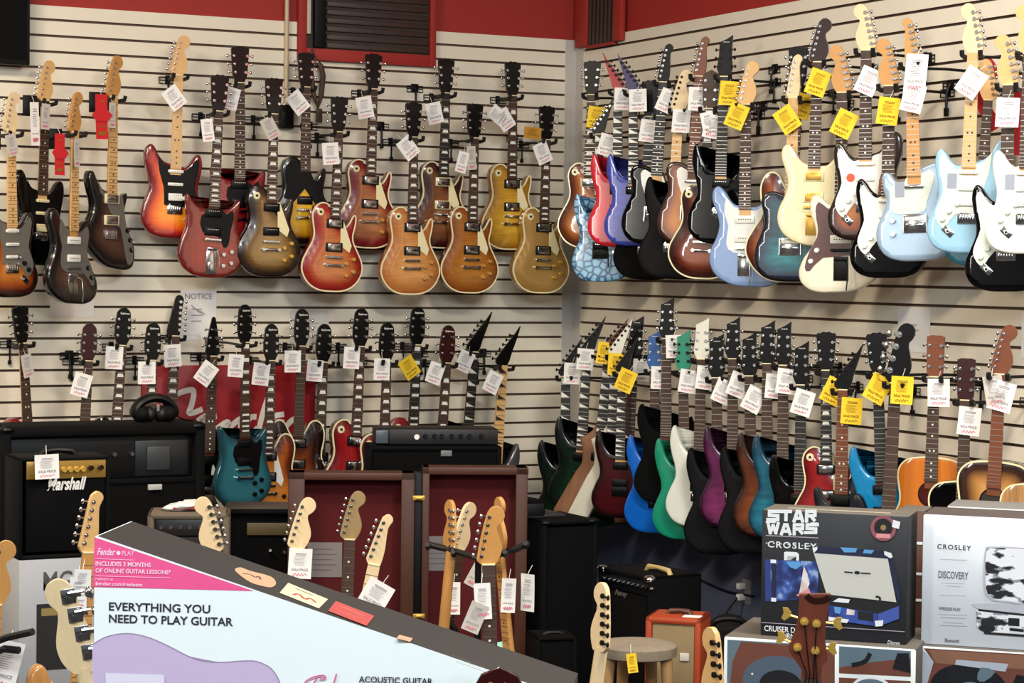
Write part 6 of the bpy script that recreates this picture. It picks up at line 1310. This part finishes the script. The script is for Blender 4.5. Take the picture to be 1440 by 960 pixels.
for a in (.4, 2.5, 4.7):
    bm = bmesh.new(); tube(bm, [V((0, 0, .3)), V((.35 * math.cos(a), .35 * math.sin(a), .012))], .01, 8); part('leg', bm, M['black'], t)
bm = bmesh.new(); tube(bm, catmull([tuple(L_(612, 882, 8.3)), tuple(L_(628, 876, 8.3)), tuple(L_(640, 886, 8.3)), tuple(L_(642, 908, 8.3)), tuple(L_(642, 960, 8.3))], 5, False), .012, 8); part('support_tube', bm, M['matte'], t)
# stand hooks at the left edge
t = thing('guitar_stand', 'black stand hooks crossing the amber neck at left edge', 'stand', Matrix.Translation(at(8, 895, 6.5)))
o_ = t.matrix_world.translation
bm = bmesh.new(); tube(bm, [at(-14, 905, 6.5) - o_, at(10, 896, 6.4) - o_, at(46, 888, 6.35) - o_], .011, 8); part('upper_hook', bm, M['rubber'], t)
bm = bmesh.new(); tube(bm, [at(-14, 920, 6.5) - o_, at(6, 912, 6.42) - o_, at(27, 914, 6.4) - o_], .011, 8); part('lower_hook', bm, M['rubber'], t)
bm = bmesh.new(); q = at(-14, 905, 6.5) - o_; tube(bm, [q + V((0, .02, .05)), V((q.x, q.y + .02, -o_.z + .02))], .014, 8); part('pole', bm, M['black'], t)
for a in (.4, 2.5, 4.7):
    bm = bmesh.new(); tube(bm, [V((q.x, q.y + .02, -o_.z + .25)), V((q.x + .3 * math.cos(a), q.y + .3 * math.sin(a), -o_.z + .012))], .01, 8); part('leg', bm, M['black'], t)

# ukulele
Q = at(1146, 836, 4.1); Fv = flat(EYE - Q); xh = UP.cross(Fv); lean = math.radians(1.5)
k_ = 4.1 / F
z = UP * math.cos(lean) + xh * math.sin(lean); x = xh * math.cos(lean) - UP * math.sin(lean)
UL = .57; P = Q - z * UL
t = thing('ukulele', 'brown ukulele headstock with gold tuners before the black carton', 'ukulele', frame(P, x, -Fv, z), 'ukuleles')
hp = [(-22, 0), (22, 3), (17, -40), (16, -62), (20, -80), (21, -90), (10, -106), (8, -118), (-8, -118), (-13, -106), (-32, -82), (-34, -76), (-24, -50), (-22, -30)]
bm = bmesh.new(); prism(bm, [(a * k_, UL + b * k_) for a, b in hp], -.006, .008)
bmesh.ops.bevel(bm, geom=[e for e in bm.edges if abs(e.verts[0].co.y - e.verts[1].co.y) < 1e-6], offset=.0012, segments=1, affect='EDGES')
hs = part('headstock', bm, mat('red_brown_wood', (96, 44, 26), .4, noise=.25, nscale=14, stretch=(6, 6, 1)), t)
bm = bmesh.new(); stroke(bm, [(-12 * k_, UL - 1 * k_), (-2 * k_, UL - 8 * k_), (14 * k_, UL - 6 * k_), (20 * k_, UL - 1 * k_)], .012, -.0068); part('dark_crest', bm, M['headbrown'], hs)
for a, b, sx, kx, kz in ((-13, -38, -1, -38, -31), (4, -40, 1, 33, -40), (-21, -75, -1, -44, -65), (4, -78, 1, 27, -76)):
    bm = bmesh.new(); c = V((a * k_, -.006, UL + b * k_)); cyl(bm, c, c + V((0, -.006, 0)), .0085, .0075, 18); cyl(bm, c + V((0, -.006, 0)), c + V((0, -.016, 0)), .0036, n=10)
    q = V((kx * k_, .01, UL + kz * k_)); cyl(bm, c + V((0, .014, 0)), V((q.x, .012, q.z)), .0024, n=8)
    d = 1 if kx > 0 else -1
    prism(bm, [(q.x - d * .008, q.z - .003), (q.x + d * .004, q.z - .012), (q.x + d * .01, q.z - .008), (q.x + d * .006, q.z + .002), (q.x + d * .008, q.z + .012), (q.x - d * .001, q.z + .012), (q.x - d * .008, q.z + .004)], .009, .015)
    part('tuner', bm, M['gold'], hs)
nz = UL - 118 * k_
bm = bmesh.new(); prism(bm, [(-.024, .2), (.024, .2), (.0185, nz + .02), (-.0185, nz + .02)], -.004, .012); part('neck', bm, mat('red_brown_wood', (96, 44, 26), .4), t)
bm = bmesh.new(); prism(bm, [(-.024, .18), (.024, .18), (.0185, nz), (-.0185, nz)], -.009, -.004); part('fretboard', bm, M['rose'], t)
ub = [(0, 0), (-.05, .004), (-.085, .03), (-.095, .07), (-.08, .105), (-.062, .13), (-.06, .155), (-.068, .185), (-.066, .215), (-.045, .235), (0, .24), (.045, .235), (.066, .215), (.068, .185), (.06, .155), (.062, .13), (.08, .105), (.095, .07), (.085, .03), (.05, .004)]
bm = bmesh.new(); prism(bm, catmull(ub, 3), -.004, .06); part('body', bm, mat('red_brown_wood', (96, 44, 26), .4), t)
bm = bmesh.new(); cyl(bm, (0, -.004, .14), (0, -.0052, .14), .028, n=24); part('soundhole', bm, M['black'], t)
bm = bmesh.new(); box(bm, (0, -.008, .075), (.08, .008, .014), bev=.002); part('bridge', bm, M['rose'], t)
for a, b, nx in ((-13, -38, -.005), (4, -40, .005), (-21, -75, -.013), (4, -78, .013)):
    bm = bmesh.new(); tube(bm, [(a * k_, -.014, UL + b * k_), (nx * .7, -.012, nz + .01), (nx, -.013, nz - .02), (nx * 1.2, -.014, .08)], .0013, 5); part('string', bm, M['black'], t)
t2 = thing('display_stand', 'tall stand under the brown ukulele', 'stand', Matrix.Translation(V((P.x, P.y, 0))))
bm = bmesh.new(); cyl(bm, (0, .03, .02), (0, .03, P.z - .012), .015, n=12); part('pole', bm, M['black'], t2)
bm = bmesh.new(); box(bm, (0, .03, P.z - .008), (.16, .1, .012), bev=.003); part('cradle', bm, M['black'], t2)
bm = bmesh.new(); cyl(bm, (0, .03, 0), (0, .03, .02), .14, n=28); part('base', bm, M['black'], t2)

# ------------------------------------------------------------------ light
W = bpy.data.worlds.new('daylight'); SC.world = W; W.use_nodes = True
W.node_tree.nodes['Background'].inputs[0].default_value = (.86, .94, 1, 1); W.node_tree.nodes['Background'].inputs[1].default_value = .13
def area(nm, loc, look, sx, sy, power, col):
    d = bpy.data.lights.new(nm, 'AREA'); d.shape = 'RECTANGLE'; d.size, d.size_y = sx, sy; d.energy = power; d.color = col
    o = bpy.data.objects.new(nm, d); COL.objects.link(o); o.location = loc; o.rotation_euler = (V(look) - V(loc)).to_track_quat('-Z', 'Y').to_euler(); return o
warm, neut, cool = (1, .84, .64), (1, .94, .84), (.84, .93, 1)
area('ceiling_lamp', (-3.0, 6.6, HC - .05), (-3.0, 7.4, 0), 1.8, .5, 185, warm)
area('ceiling_lamp', (.0, 7.6, HC - .05), (.0, 8.2, 0), 1.6, .5, 22, neut)
area('ceiling_lamp', (1.5, 5.4, HC - .05), (2.1, 6.4, 0), 1.4, .5, 190, neut)
area('window_fill', (.2, .9, 4.1), (.2, 5.2, 1.0), 4.5, 1.0, 300, cool)  # overhead fill added to brighten the front cartons, tinted like window daylight
area('window_fill', (-5.2, .6, 2.6), (2.4, 9.5, 1.6), .5, 1.2, 70, neut)
SC.view_settings.view_transform = 'Standard'; SC.view_settings.look = 'None'; SC.view_settings.gamma = 1; SC.view_settings.use_curve_mapping = False
SC.view_settings.exposure = .25
